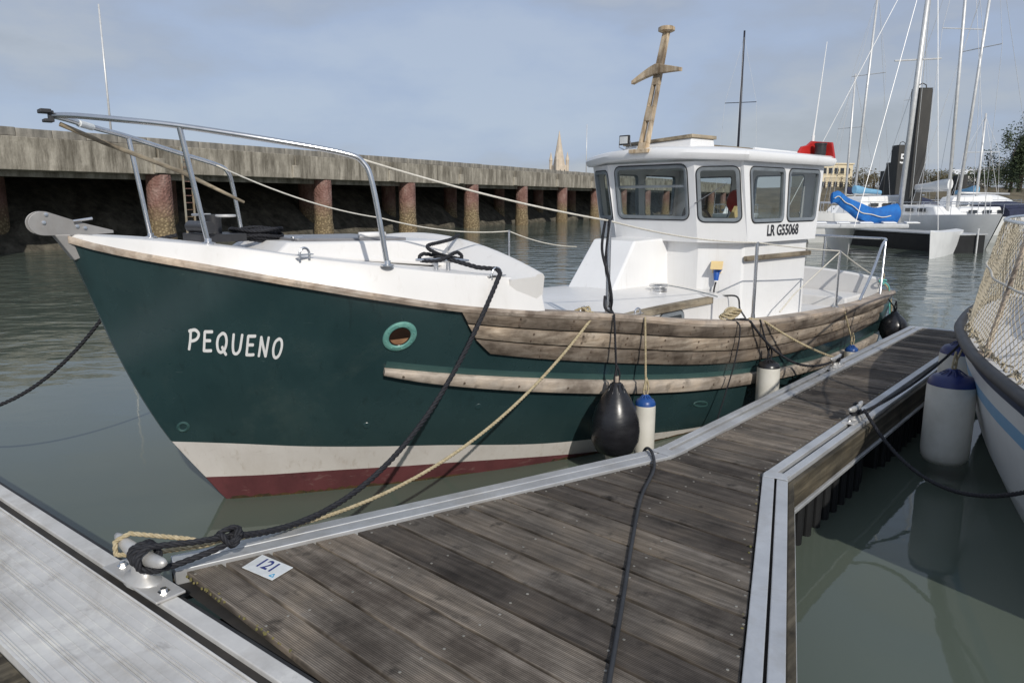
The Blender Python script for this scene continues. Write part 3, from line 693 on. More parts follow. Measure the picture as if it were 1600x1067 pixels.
for ch in 'PEQUENO':
    for st in LET[ch]:
        pts = smooth_path([(x, y, 0) for x, y in st], 6)
        hw = .082; ring_l = []; ring_r = []
        for i, p in enumerate(pts):
            d = (pts[min(i + 1, len(pts) - 1)] - pts[max(i - 1, 0)]).normalized(); n_ = Vector((-d.y, d.x, 0)); ring_l.append(p + n_ * hw); ring_r.append(p - n_ * hw)
        d0 = (pts[1] - pts[0]).normalized(); d1 = (pts[-1] - pts[-2]).normalized()
        caps = [[pts[0] - d0 * hw * .6 + Vector((-d0.y, d0.x, 0)) * hw * .6, pts[0] - d0 * hw * .6 - Vector((-d0.y, d0.x, 0)) * hw * .6]]
        L_ = [caps[0][0]] + ring_l + [pts[-1] + d1 * hw * .6 + Vector((-d1.y, d1.x, 0)) * hw * .6]; R_ = [caps[0][1]] + ring_r + [pts[-1] + d1 * hw * .6 - Vector((-d1.y, d1.x, 0)) * hw * .6]
        def mpn(v, k):
            x = cx + v.x * .9; s = -.272 + x * sc * .60; z = 1.152 - .155 * (s + .272) + v.y * sc
            return hp(s, z, 1, .0022 + .0004 * k)
        kk = LET[ch].index(st)
        mb.grid([[mpn(v, kk) for v in L_], [mpn(v, kk) for v in R_]])
    cx += {'P': .86, 'E': .80, 'Q': .95, 'U': .90, 'N': .86, 'O': .9}[ch]
obj('name_lettering', mb, M_LETTER, boat)['label'] = 'white hand-drawn name PEQUENO on the green bow'
# small scupper marks on the hull
for s_, z_ in ((.72, .55), (1.42, .62)):
    mb = MB(); c1 = hp(s_, z_); mb.lathe([(.0, .004), (.022, .004), (.026, 0)], 14, Matrix.Translation(c1) @ nN.to_track_quat('Z', 'Y').to_matrix().to_4x4()); obj('plug', mb, M_GREEN, boat)
mb = MB(); rows = []
for (dr, of) in ((0, .003), (.014, .006), (.02, .001)):
    rows.append([hp(3.62 + (.085 + dr) * math.cos(a), .30 + (.012 + dr) * math.sin(a) - .02 * math.cos(a), 1, of) for a in [2 * math.pi * j / 24 for j in range(24)]])
mb.grid(rows, 0, True); obj('exhaust_ring', mb, M_FADED, boat)
mb = MB(); rows = []
for (r_, of) in ((.02, .002), (.03, .008), (.042, .002)):
    rows.append([hp(-.27 + r_ * math.cos(a) * .8, .60 + r_ * math.sin(a), 1, of) for a in [2 * math.pi * j / 16 for j in range(16)]])
mb.grid(rows, 0, True); obj('bow_eye', mb, M_FADED, boat)

# ---- foredeck: white topside strip, deck, aft coaming
ed_f = pchip([-.8, -.53, -.26, 0, .33, .73, 1.11, 1.74], [1.856, 1.83, 1.80, 1.765, 1.705, 1.645, 1.59, 1.52])
mb = MB()
for side in (1, -1):
    rows = []
    for q in range(41):
        s = -.79 + 2.53 * q / 40; y = yg_s(s); z = zg_f(s); zt = ed_f(s); ins = .05 * min(1, (s + .8) / .5)
        rows.append([BL(s, side * max(y - .004, .003), z + .012), BL(s, side * max(y - .01 - ins * .5, .003), (z + zt) / 2), BL(s, side * max(y - ins - .012, .003), zt - .02), BL(s, side * max(y - ins - .022, .0025), zt - .005), BL(s, side * max(y - ins - .045, .002), zt)])
    mb.grid(rows)
obj('topside_strip', mb, M_GEL, boat, smooth='auto')
mb = MB(); rows = []
for q in range(41):
    s = -.79 + 2.53 * q / 40; y = max(yg_s(s) - .05 * min(1, (s + .8) / .5) - .045, .002); z = ed_f(s)
    rows.append([BL(s, y * k / 8, z + (.03 - .03 * (k / 8) ** 2) * min(1, y) - (.012 if abs(k) < 7 else 0)) for k in range(-8, 9)])
mb.grid(rows); obj('foredeck', mb, M_GEL, boat, smooth='auto')
arch = lambda p: 1.785 - .118 * p * p
mb = MB(); rows = []
for q in range(25):
    p = -1.39 + 2.78 * q / 24; zt = arch(p); zb = 1.545
    rows.append([BL(1.745, p * .96, 1.12), BL(1.745, p, zt - .02), BL(1.73, p, zt), BL(1.68, p, zt), BL(1.66, p, zt - .015), BL(1.50, p * .955, min(zb + .02 * (1 - p * p), zt - .02)), BL(1.50, p * .93, 1.45)])
mb.grid(rows); mb.add(rows[0], [tuple(range(7))]); mb.add(rows[-1], [tuple(reversed(range(7)))]); obj('foredeck_coaming', mb, M_GEL, boat, smooth='auto')
mb = MB(); rows = []
def zdk(s): return ed_f(s) + .01
b4 = [BL(.28, .42, zdk(.28) - .03), BL(.28, -.42, zdk(.28) - .03), BL(1.56, -.56, 1.56), BL(1.56, .56, 1.56)]
t4 = [BL(.40, .38, 1.775), BL(.40, -.38, 1.775), BL(1.60, -.52, 1.752), BL(1.60, .52, 1.752)]
mb.hexa(b4, t4); hb = obj('hatch_trunk', mb, M_GEL, boat, bevel=.02)
mb = MB(); mb.hexa([BL(.5, .3, 1.772), BL(.5, -.3, 1.772), BL(1.3, -.4, 1.757), BL(1.3, .4, 1.757)], [BL(.5, .3, 1.792), BL(.5, -.3, 1.792), BL(1.3, -.4, 1.777), BL(1.3, .4, 1.777)]); obj('hatch_lid', mb, simple('grey_hatch', (.22, .22, .23), (.16, .16, .17), .3), hb, bevel=.006)
mb = MB(); mb.tube([BL(.95, .33, 1.80), BL(1.15, .35, 1.80)], .022, 10); obj('hatch_handle', mb, M_GEL, hb, smooth=True)
# pulpit
def pul(side): return smooth_path([BL(-.80, 0, 2.515), BL(-.70, side * .12, 2.51), BL(-.50, side * .32, 2.485), BL(-.27, side * .50, 2.455), BL(.12, side * .78, 2.385), BL(.48, side * .99, 2.315), BL(.585, side * 1.04, 2.26), BL(.63, side * 1.065, 2.12), BL(.70, side * 1.085, 1.65)], 8)
mb = MB(); mb.tube(pul(1), .0165, 12)
for a, b_ in (((-.27, .50, 2.455), (-.155, .49, 1.79)),): mb.tube([BL(*a), BL(*b_)], .0155, 12)
mb.tube(pul(-1), .0165, 12); mb.tube([BL(-.27, -.50, 2.455), BL(-.19, -.49, 1.79)], .0155, 12)
pp = obj('pulpit_rail', mb, M_STEEL, boat, smooth='auto')
for s_, p_, z_ in ((.70, 1.085, 1.652), (.70, -1.085, 1.652), (-.155, .49, 1.793), (-.19, -.49, 1.793)):
    mb = MB(); mb.lathe([(.042, -.004), (.042, .004), (.022, .010), (.02, .03), (0, .03)], 16, Matrix.Translation(BL(s_, p_, z_))); obj('rail_foot', mb, M_STEEL, pp, smooth='auto')
mb = MB(); mb.box(BL(-.83, .0, 2.535), (.055, .09, .022)); mb.box(BL(-.815, .0, 2.485), (.05, .075, .018)); mb.box(BL(-.80, 0, 2.51), (.025, .05, .06)); obj('rail_nose_clamp', mb, M_DARKP, pp, bevel=.004)
mb = MB(); mb.tube([BL(-.62, -.20, 2.497), BL(-.53, -.285, 2.486)], .021, 12); obj('tape_wrap', mb, M_SIGN, pp)
mb = MB(); mb.tube([BL(-.76, .0, 2.47), BL(-.55, -.02, 2.385)], .014, 10); mb.tube([BL(-.55, -.02, 2.385), BL(-.1, -.04, 2.22), BL(.30, -.06, 2.03)], [.015, .015, .010], 10); obj('boat_hook', mb, M_BEAM, boat, smooth='auto')
# bow roller
mb = MB()
for p_ in (-.045, .045):
    ring = []
    for j in range(15):
        a = math.pi * (.42 + 1.06 * j / 14); ring.append((-.905 + .075 * math.cos(a), 1.915 + .068 * math.sin(a)))
    ring += [(-.74, 1.842), (-.55, 1.852), (-.55, 1.868), (-.72, 1.918)]
    mb.prism([BL(x, p_ - .005, z) for x, z in ring], BL(0, .01, 0))
roller = obj('bow_roller', mb, M_GALV, boat, bevel=.002)
mb = MB(); mb.lathe([(.0, -.04), (.06, -.04), (.045, 0), (.06, .04), (0, .04)], 20, Matrix.Translation(BL(-.905, 0, 1.915)) @ Matrix.Rotation(math.pi / 2, 4, 'X')); obj('roller_wheel', mb, M_DARKP, roller, smooth='auto')
mb = MB(); mb.hexa([BL(-.77, .05, 1.70), BL(-.77, -.05, 1.70), BL(-.72, -.06, 1.72), BL(-.72, .06, 1.72)], [BL(-.86, .05, 1.85), BL(-.86, -.05, 1.85), BL(-.78, -.06, 1.85), BL(-.78, .06, 1.85)]); obj('stem_strap', mb, M_GALV, roller, bevel=.004)
mb = MB(); mb.tube([BL(-.76, .065, 1.925), BL(-.66, .065, 1.94)], .008, 8); mb.tube([BL(-.72, -.055, 1.925), BL(-.72, .065, 1.925)], .005, 8); obj('locking_pin', mb, M_STEEL, roller)
for x, z in ((-.905, 1.92), (-.74, 1.895), (-.70, 1.885), (-.89, 1.965)):
    mb = MB(); mb.lathe([(.011, 0), (.011, .006), (0, .007)], 8, Matrix.Translation(BL(x, .051, z)) @ Matrix.Rotation(math.pi / 2, 4, 'X')); obj('bolt', mb, M_STEEL, roller)
# mooring bitt on the foredeck
mb = MB(); mb.box(BL(.10, -.1, 1.80), (.3, .34, .05)); mb.tube([BL(.10, -.1, 1.80), BL(.10, -.1, 1.95)], .05, 12); mb.tube([BL(.0, -.25, 1.87), BL(.0, .1, 1.87)], .04, 12); bitt = obj('mooring_bitt', mb, M_DARKP, boat, smooth='auto')
for p_ in (-.32, .12):
    mb = MB(); mb.lathe([(0, -.008), (.06, -.008), (.065, 0), (.06, .008), (0, .008)], 18, Matrix.Translation(BL(.1, p_, 1.945))); obj('bitt_cap', mb, M_CAST, bitt, smooth='auto')
def ring_u(name, s_, p_, z_, r_, parent=boat, yaw=0.0):
    mb = MB(); pts = []
    for j in range(13):
        a = math.pi * j / 12; pts.append(BL(s_ + r_ * math.cos(a) * math.cos(yaw), p_ + r_ * math.cos(a) * math.sin(yaw), z_ + r_ * 1.15 * math.sin(a)))
    mb.tube([pts[0] - Vector((0, 0, .03))] + pts + [pts[-1] - Vector((0, 0, .03))], .0075, 8); mb.box(BL(s_, p_, z_ - .004), (r_ * 3.4, .03, .006)); return obj(name, mb, M_STEEL, parent, smooth='auto')
ring_u('fairlead', 1.42, 1.27, 1.56, .042)
ring_u('fairlead', 2.15, 1.38, 1.245, .038)
ring_u('fairlead', 2.72, 1.42, 1.19, .034)
ring_u('fairlead', .25, .9, 1.735, .03)
# foredeck cleat
mb = MB(); mb.tube([BL(.98, .98, 1.665), BL(1.08, 1.0, 1.66), BL(1.26, 1.03, 1.65), BL(1.36, 1.05, 1.645)], [.008, .016, .016, .008], 10)
for s_ in (1.12, 1.22): mb.tube([BL(s_, 1.01, 1.585), BL(s_, 1.01, 1.655)], .016, 10)
obj('deck_cleat', mb, M_STEEL, boat, smooth='auto')

# ---- midship deck and trunk cabin
hw_f = pchip([1.74, 2.3, 2.75, 3.05, 4.5, 4.9], [1.37, 1.36, 1.25, 1.06, .90, .88])
mb = MB(); rows = []; rowsB = []
for q in range(31):
    s = 1.76 + 3.11 * q / 30; w = min(hw_f(s), hy(s, 1.08) - .035); rows.append([BL(s, w * k / 10, 1.155 - .075 * (k / 10) ** 2) for k in range(-10, 11)])
mb.grid(rows)
for j in (0, 20): mb.grid([[r_[j] for r_ in rows], [Vector((r_[j].x, math.copysign(min(abs(r_[j].y), hy(r_[j].x, .72) - .06), r_[j].y), .72)) for r_ in rows]])
trunk = obj('trunk_cabin', mb, M_GEL, boat, smooth='auto')
mb = MB(); rows = []
for q in range(41):
    s = 1.78 + (S_END - .05 - 1.78) * q / 40; z = min(zg_f(s) - .13, .98); w = hy(s, z) - .05; rows.append([BL(s, w * k / 4, z) for k in range(-4, 5)])
mb.grid(rows)
for j in (0, 8): mb.grid([[r_[j] for r_ in rows], [Vector((r_[j].x, r_[j].y, zg_f(r_[j].x) + .0)) for r_ in rows]])
obj('side_deck', mb, M_GEL, boat, smooth='auto')
mb = MB(); rows = []
for q in range(13):
    s = 2.92 + 1.60 * q / 12; w = hw_f(s); rows.append([BL(s, w - .05, 1.07), BL(s, w + .02, 1.045), BL(s, w + .02, 1.105), BL(s, w - .05, 1.11)])
mb.grid(rows, 0, True); mb.add(rows[0], [(3, 2, 1, 0)]); mb.add(rows[-1], [(0, 1, 2, 3)]); obj('edge_beam', mb, M_BEAM, boat, bevel=.004)
def rrect(x0, x1, y0, y1, r, n=6):
    out = []
    for cx_, cy_, a0 in ((x1 - r, y0 + r, -90), (x1 - r, y1 - r, 0), (x0 + r, y1 - r, 90), (x0 + r, y0 + r, 180)):
        for j in range(n + 1): a = R(a0 + 90 * j / n); out.append((cx_ + r * math.cos(a), cy_ + r * math.sin(a)))
    return out
def rpoly(c, r, n=6):
    out = []; k = len(c)
    for i in range(k):
        p = Vector(c[i]); a = (Vector(c[i - 1]) - p); b = (Vector(c[(i + 1) % k]) - p); la, lb = a.length, b.length; a.normalize(); b.normalize()
        rr = min(r, la * .45, lb * .45); p0 = p + a * rr; p1 = p + b * rr
        for j in range(n + 1):
            t = j / n; out.append(tuple((1 - t) ** 2 * p0 + 2 * t * (1 - t) * p + t * t * p1))
    return out
class Panel:
    """a flat wall panel between four corners; local metres x along the bottom edge, y up"""
    def __init__(s, bl, br, tr, tl):
        s.o = Vector(bl); s.ex = (Vector(br) - s.o).normalized(); s.n = s.ex.cross(Vector(tl) - s.o).normalized(); s.ey = s.n.cross(s.ex)
        s.c = [s.to(p) for p in (bl, br, tr, tl)]
    def to(s, p): d = Vector(p) - s.o; return (d.dot(s.ex), d.dot(s.ey))
    def at(s, x, y, h=0.0): return s.o + s.ex * x + s.ey * y + s.n * h
    def bil(s, fx, fy):
        c = [Vector(q) for q in s.c]; return tuple(c[0].lerp(c[1], fx).lerp(c[3].lerp(c[2], fx), fy))
    def wall(s, mb, holes, th=.03):
        loops = [s.c] + holes
        tris = tessellate_polygon([[Vector((x, y, 0)) for x, y in lp] for lp in loops]); flat = [p for lp in loops for p in lp]
        mb.add([s.at(x, y, 0) for x, y in flat], tris); mb.add([s.at(x, y, -th) for x, y in flat], tris)
        for lp in loops:
            n = len(lp); mb.add([s.at(x, y, 0) for x, y in lp] + [s.at(x, y, -th) for x, y in lp], [(i, (i + 1) % n, n + (i + 1) % n, n + i) for i in range(n)])
    def window(s, hole, parent, fw=.024, proud=.012, mullion=None):
        c = Vector((sum(p[0] for p in hole) / len(hole), sum(p[1] for p in hole) / len(hole)))
        def off(d):
            out = []; n = len(hole)
            for i in range(n):
                t = (Vector(hole[(i + 1) % n]) - Vector(hole[i - 1])).normalized(); out.append(Vector(hole[i]) + Vector((t.y, -t.x)) * d)
            return out
        mb = MB(); rings = [(off(.004), -.03), (off(-.012), -.03), (off(-.012), proud * .6), (off(.004), proud), (off(fw * .8), proud), (off(fw), .0)]
        mb.grid([[s.at(p.x, p.y, h) for p in lp] for lp, h in rings], 0, True)
        f = obj('window', mb, M_SEAL, parent, smooth='auto')
        g = MB(); a = off(fw); b = off(fw + .008)
        g.grid([[s.at(p.x, p.y, .0) for p in a], [s.at(p.x, p.y, .006) for p in a], [s.at(p.x, p.y, .006) for p in b], [s.at(p.x, p.y, 0) for p in b]], 0, True); obj('gasket', g, M_RUBBER, f)
        mb = MB(); p_ = [s.at(x, y, -.012) for x, y in hole]; mb.add(p_, [tuple(range(len(p_)))]); obj('pane', mb, M_GLASS, f)
        if mullion:
            mb = MB(); xs = [p[0] for p in hole]; ym = mullion; mb.add([s.at(min(xs) - .0, ym - .012, .0), s.at(max(xs), ym - .012, .0), s.at(max(xs), ym + .012, .0), s.at(min(xs), ym + .012, .0), s.at(min(xs), ym - .012, -.024), s.at(max(xs), ym - .012, -.024), s.at(max(xs), ym + .012, -.024), s.at(min(xs), ym + .012, -.024)], [(0, 1, 2, 3), (7, 6, 5, 4), (0, 4, 5, 1), (2, 6, 7, 3)]); obj('mullion', mb, M_SEAL, f)
        return f
# small trunk side window
tp = Panel(BL(3.25, hw_f(3.25) + .001, .74), BL(4.45, hw_f(4.45) + .001, .74), BL(4.45, hw_f(4.45) + .001, 1.04), BL(3.25, hw_f(3.25) + .001, 1.04))
hole = rrect(.34, .72, .15, .275, .045); f_ = tp.window(hole, trunk)
mb = MB(); q = [tp.at(x, y, .002) for x, y in hole]; mb.add(q, [tuple(range(len(q)))]); obj('dark_pane', mb, M_WINDK, f_)
# deck vent
mb = MB(); vx = Matrix.Translation(BL(4.33, .40, 1.14)); mb.lathe([(.085, 0), (.085, .025), (.065, .03), (.065, .042), (.095, .045), (.10, .058), (.085, .07), (0, .074)], 24, vx); obj('deck_vent', mb, M_STEEL, boat, smooth='auto')
# ---- companion wedge in front of the wheelhouse
mb = MB(); mb.hexa([BL(3.92, .13, 1.12), BL(3.92, -.50, 1.12), BL(4.86, -.50, 1.12), BL(4.86, .13, 1.12)], [BL(4.30, .10, 1.628), BL(4.30, -.47, 1.628), BL(4.86, -.47, 1.64), BL(4.86, .10, 1.64)]); obj('companion_hood', mb, M_GELW, boat, bevel=.02)

# ---- wheelhouse
house = MB()
lowp = [(4.84, .50), (5.06, .90), (6.38, .90), (6.38, -.90), (5.06, -.90), (4.84, -.50)]
n = len(lowp)
house.add([BL(s, p, .70) for s, p in lowp] + [BL(s, p, 1.63) for s, p in lowp], [(i, (i + 1) % n, n + (i + 1) % n, n + i) for i in range(n)])
hobj_l = obj('wheelhouse_base', house, M_GELW, boat, bevel=.02)
bot = [(4.76, .54), (5.0, .97), (6.42, .97), (6.42, -.97), (5.0, -.97), (4.76, -.54)]
top = [(4.62, .55), (4.83, .975), (6.50, .975), (6.50, -.975), (4.83, -.975), (4.62, -.55)]
zb_, zt_ = 1.615, 2.42
wh = MB(); panels = []
for i in range(n):
    j = (i + 1) % n
    panels.append(Panel(BL(*bot[i], zb_), BL(*bot[j], zb_), BL(*top[j], zt_), BL(*top[i], zt_)))
# order: 0 port corner facet, 1 port side, 2 aft, 3 starboard side, 4 starboard facet, 5 front (x runs towards the bow / starboard)
def quad(pn, x0, x1, y0, y1, r=.05): return rpoly([pn.bil(x0, y0), pn.bil(x1, y0), pn.bil(x1, y1), pn.bil(x0, y1)], r)
holes = {0: [quad(panels[0], .09, .86, .29, .90)], 1: [quad(panels[1], .08, .47, .28, .90), quad(panels[1], .55, .94, .28, .90)], 2: [quad(panels[2], .1, .42, .25, .88), quad(panels[2], .58, .9, .25, .88)],
         3: [quad(panels[3], .06, .45, .28, .90), quad(panels[3], .53, .92, .28, .90)], 4: [quad(panels[4], .14, .91, .29, .90)], 5: [quad(panels[5], .085, .90, .31, .94, .06)]}
for i, pn in enumerate(panels): pn.wall(wh, holes[i], .03)
# sill ledge under the windows
wh.add([BL(s, p, zb_) for s, p in bot], [tuple(range(n))])
whouse = obj('wheelhouse', wh, M_GELW, boat)
for i, pn in enumerate(panels):
    for h_ in holes[i]: pn.window(h_, whouse, mullion=(min(p[1] for p in h_) + .62 * (max(p[1] for p in h_) - min(p[1] for p in h_))) if i == 5 else None)
# wiper on the front pane
mb = MB(); pn = panels[0]; mb.tube([pn.at(-.04, .40, .025), pn.at(.27, .60, .025)], .005, 6); obj('wiper', mb, M_STEEL, whouse)
# registration lettering under the side windows
pn = panels[1]
vs, fs = text_mesh('LR G55068', .155, .0045)
wtxt = max(v[0] for v in vs); Lp = pn.c[1][0]
mb = MB(); mb.add([pn.at(Lp * .25 + v[0] * (.66 / wtxt), .065 + v[1], .004) for v in vs], fs); obj('registration_lettering', mb, M_BLACKP, whouse)['label'] = 'black registration LR G55068 under the side windows'
# roof
def roof_ring(off, z_add, k=1.0):
    base = []
    for q in range(25):
        a = -1 + 2 * q / 24; p = a * (1.05 + off); s = 4.46 - off + .34 * abs(a) ** 2.2; base.append((s, p))
    base += [(5.3, 1.06 + off), (6.0, 1.07 + off), (6.58 + off, 1.06 + off), (6.62 + off, 1.0 + off), (6.63 + off, 0), (6.62 + off, -1.0 - off), (6.58 + off, -1.06 - off), (6.0, -1.07 - off), (5.3, -1.06 - off)]
    cs, cp = 5.5, 0.0
    return [BL(cs + (s - cs) * k, cp + (p - cp) * k, 2.43 + .055 * max(0, (5.3 - s)) * (1 - (p / 1.1) ** 2) + z_add + .05 * (1 - k * k)) for s, p in base]
mb = MB(); rr = [roof_ring(-.10, -.02), roof_ring(-.015, -.018), roof_ring(.0, .0), roof_ring(.010, .04), roof_ring(-.004, .075), roof_ring(-.035, .092), roof_ring(-.04, .106, .7), roof_ring(-.04, .112, .35), roof_ring(-.04, .113, .02)]
mb.grid(rr, 0, True); mb.add(rr[0], [tuple(range(len(rr[0])))])
roof = obj('roof', mb, M_GELW, boat, smooth='auto')
# roof gear
mb = MB(); mb.hexa([BL(4.74, .42, 2.50), BL(4.74, -.48, 2.50), BL(5.20, -.48, 2.50), BL(5.20, .42, 2.50)], [BL(4.78, .40, 2.665), BL(4.78, -.46, 2.62), BL(5.18, -.46, 2.62), BL(5.18, .40, 2.665)]); rh = obj('roof_hatch', mb, M_GELW, boat, bevel=.012)
mb = MB(); mb.hexa([BL(4.76, .42, 2.665), BL(4.76, -.48, 2.62), BL(5.20, -.48, 2.62), BL(5.20, .42, 2.665)], [BL(4.76, .42, 2.70), BL(4.76, -.48, 2.65), BL(5.20, -.48, 2.65), BL(5.20, .42, 2.70)]); obj('hatch_board', mb, M_BEAM, rh, bevel=.004)
mb = MB(); mb.box(BL(4.735, .12, 2.575), (.008, .10, .022)); obj('red_reflector', mb, M_REDP, rh)
for k, (s0, s1, p_) in enumerate(((5.25, 6.05, .42), (5.27, 6.0, .30))):
    mb = MB(); mb.box(BL((s0 + s1) / 2, p_, 2.57 + .02 * k), (s1 - s0, .09, .06)); obj('roof_timber', mb, M_BEAM, boat, bevel=.004)
for s_, p_ in ((5.45, .74), (5.75, .76), (5.98, .80)):
    mb = MB(); mb.hexa([BL(s_, p_ + .06, 2.50), BL(s_, p_ - .06, 2.50), BL(s_ + .14, p_ - .06, 2.50), BL(s_ + .14, p_ + .06, 2.50)], [BL(s_ + .03, p_ + .04, 2.555), BL(s_ + .03, p_ - .04, 2.555), BL(s_ + .12, p_ - .04, 2.555), BL(s_ + .12, p_ + .04, 2.555)]); obj('rail_bracket', mb, M_GELW, boat, bevel=.008)
for p_ in (.80, -.80):
    mb = MB(); mb.tube([BL(5.3, p_, 2.56), BL(6.25, p_, 2.55)], .014, 8); obj('roof_handrail', mb, M_GELW, boat, smooth='auto')
# red port navigation light box
mb = MB(); prof = [(6.18, 2.49), (6.58, 2.49), (6.58, 2.69), (6.46, 2.69), (6.36, 2.64), (6.24, 2.62), (6.18, 2.57)]
mb.prism([BL(s, .84, z) for s, z in prof], BL(0, -.03, 0)); mb.hexa([BL(6.14, 1.06, 2.48), BL(6.14, .81, 2.48), BL(6.58, .81, 2.48), BL(6.58, 1.06, 2.48)], [BL(6.14, 1.06, 2.505), BL(6.14, .81, 2.505), BL(6.58, .81, 2.505), BL(6.58, 1.06, 2.505)])
mb.hexa([BL(6.54, 1.06, 2.50), BL(6.54, .82, 2.50), BL(6.58, .82, 2.50), BL(6.58, 1.06, 2.50)], [BL(6.54, 1.02, 2.67), BL(6.54, .82, 2.69), BL(6.58, .82, 2.69), BL(6.58, 1.02, 2.67)])
nav = obj('navigation_light', mb, M_REDP, boat, bevel=.006)
mb = MB(); mb.lathe([(0, 0), (.055, 0), (.06, .02), (.06, .11), (.066, .115), (.066, .135), (0, .14)], 18, Matrix.Translation(BL(6.44, .945, 2.525))); obj('lamp', mb, M_DARKP, nav, smooth='auto')
mb = MB(); mb.tube([BL(6.57, .78, 2.56), BL(6.58, .78, 2.76)], .018, 10); mb.tube([BL(6.58, .78, 2.76), BL(6.60, .78, 2.86), BL(6.82, .74, 3.80)], [.012, .009, .004], 8); obj('whip_antenna', mb, M_WHITEB, boat, smooth='auto')
mb = MB(); mb.lathe([(0, 0), (.03, 0), (.035, .03), (.02, .06), (0, .065)], 12, Matrix.Translation(BL(6.66, .98, 2.48))); obj('stern_lamp', mb, M_STEEL, boat, smooth='auto')
# flood light
mb = MB(); mb.box(BL(4.50, -.24, 2.66), (.03, .13, .10)); fl_ = obj('flood_light', mb, M_DARKP, boat, bevel=.006)
mb = MB(); mb.box(BL(4.482, -.24, 2.66), (.008, .10, .072)); obj('lens', mb, M_SIGN, fl_)
mb = MB(); mb.tube([BL(4.50, -.17, 2.65), BL(4.51, -.16, 2.59), BL(4.51, -.24, 2.56), BL(4.51, -.32, 2.59), BL(4.50, -.31, 2.65)], .007, 6); obj('bracket', mb, M_STEEL, fl_)
# wooden signal mast with cross arm
mt = MB(); a0 = Vector((4.50, 0, 2.52)); a1 = Vector((4.83, 0, 3.74))
dirm = (a1 - a0).normalized(); yv = Vector((0, 1, 0)); xv = yv.cross(dirm)
def mpt(t, x, y): w = 1 - .35 * t; q = a0 + (a1 - a0) * t; return q + xv * x * w + yv * y * w
def mseg(mb, t0, t1, x0, x1, y0, y1): mb.hexa([mpt(t0, x0, y0), mpt(t0, x1, y0), mpt(t0, x1, y1), mpt(t0, x0, y1)], [mpt(t1, x0, y0), mpt(t1, x1, y0), mpt(t1, x1, y1), mpt(t1, x0, y1)])
for t0, t1, sl in ((0, .08, 0), (.08, .26, 1), (.26, .38, 0), (.38, .56, 1), (.56, 1, 0)):
    if sl: mseg(mt, t0, t1, -.03, .03, -.056, -.025); mseg(mt, t0, t1, -.03, .03, .025, .056)
    else: mseg(mt, t0, t1, -.03, .03, -.056, .056)
mast = obj('signal_mast', mt, M_MASTW, boat, bevel=.004)
mb = MB(); rows = []
for q in range(13):
    y = -.30 + .60 * q / 12; h = .018 + .034 * (1 - abs(y) / .30); c = a0 + (a1 - a0) * .69 + Vector((-.045, 0, -.10 * (abs(y) / .3) ** 1.3 * (1 if y > 0 else .35)))
    rows.append([c + Vector((-.03, y, -h)), c + Vector((.03, y, -h)), c + Vector((.03, y, h)), c + Vector((-.03, y, h))])
mb.grid(rows, 0, True); mb.add(rows[0], [(0, 1, 2, 3)]); mb.add(rows[-1], [(3, 2, 1, 0)]); obj('cross_arm', mb, M_MASTW, mast, bevel=.006)
mb = MB(); mb.lathe([(0, 0), (.06, 0), (.085, .012), (.085, .045), (.07, .055), (0, .055)], 20, Matrix.Translation(a1)); obj('mast_cap', mb, M_MASTW, mast, smooth='auto')
mb = MB(); mb.box(a0 + Vector((.0, 0, .015)), (.16, .24, .04)); obj('mast_step', mb, M_MASTW, mast, bevel=.005)
# interior
mb = MB(); mb.hexa([BL(4.95, .85, 1.62), BL(4.95, -.85, 1.62), BL(5.25, -.85, 1.62), BL(5.25, .85, 1.62)], [BL(4.98, .85, 1.74), BL(4.98, -.85, 1.74), BL(5.2, -.85, 1.70), BL(5.2, .85, 1.70)]); obj('dashboard', mb, simple('dash_brown', (.20, .10, .06), (.12, .06, .04), .5), whouse)
mb = MB(); mb.box(BL(5.75, -.2, 1.50), (.12, .46, .7)); mb.tube([BL(5.72, -.2, 1.84), BL(5.72, -.2, 1.96)], [.13, .10], 12); obj('helm_seat', mb, M_DARKP, whouse, bevel=.03)
mb = MB(); mb.lathe([(0, 0), (.13, .02), (.16, .08), (.13, .14), (0, .16)], 16, Matrix.Translation(BL(5.75, .35, 1.98)) @ Matrix.Rotation(1.2, 4, 'Y')); obj('red_bag', mb, M_REDP, whouse, smooth=True)
mb = MB(); mb.hexa([BL(5.30, .74, 1.62), BL(5.30, .70, 1.62), BL(5.62, .70, 1.62), BL(5.62, .74, 1.62)], [BL(5.12, .70, 1.86), BL(5.12, .66, 1.86), BL(5.22, .66, 1.98), BL(5.22, .70, 1.98)]); obj('chart_board', mb, M_CREAM, whouse)
mb = MB(); mb.lathe([(0, 0), (.012, 0), (.012, .01), (0, .01)], 6, Matrix.Translation(BL(5.05, .0, 1.8)))
for j in range(24):
    pass
mb.tube([BL(5.18, .25 + .17 * math.cos(a), 1.78 + .17 * math.sin(a)) for a in [2 * math.pi * j / 24 for j in range(25)]], .014, 8)
for j in range(3): mb.tube([BL(5.18, .25, 1.78), BL(5.18, .25 + .17 * math.cos(j * 2.1), 1.78 + .17 * math.sin(j * 2.1))], .009, 6)
obj('steering_wheel', mb, M_DARKP, whouse, smooth='auto')
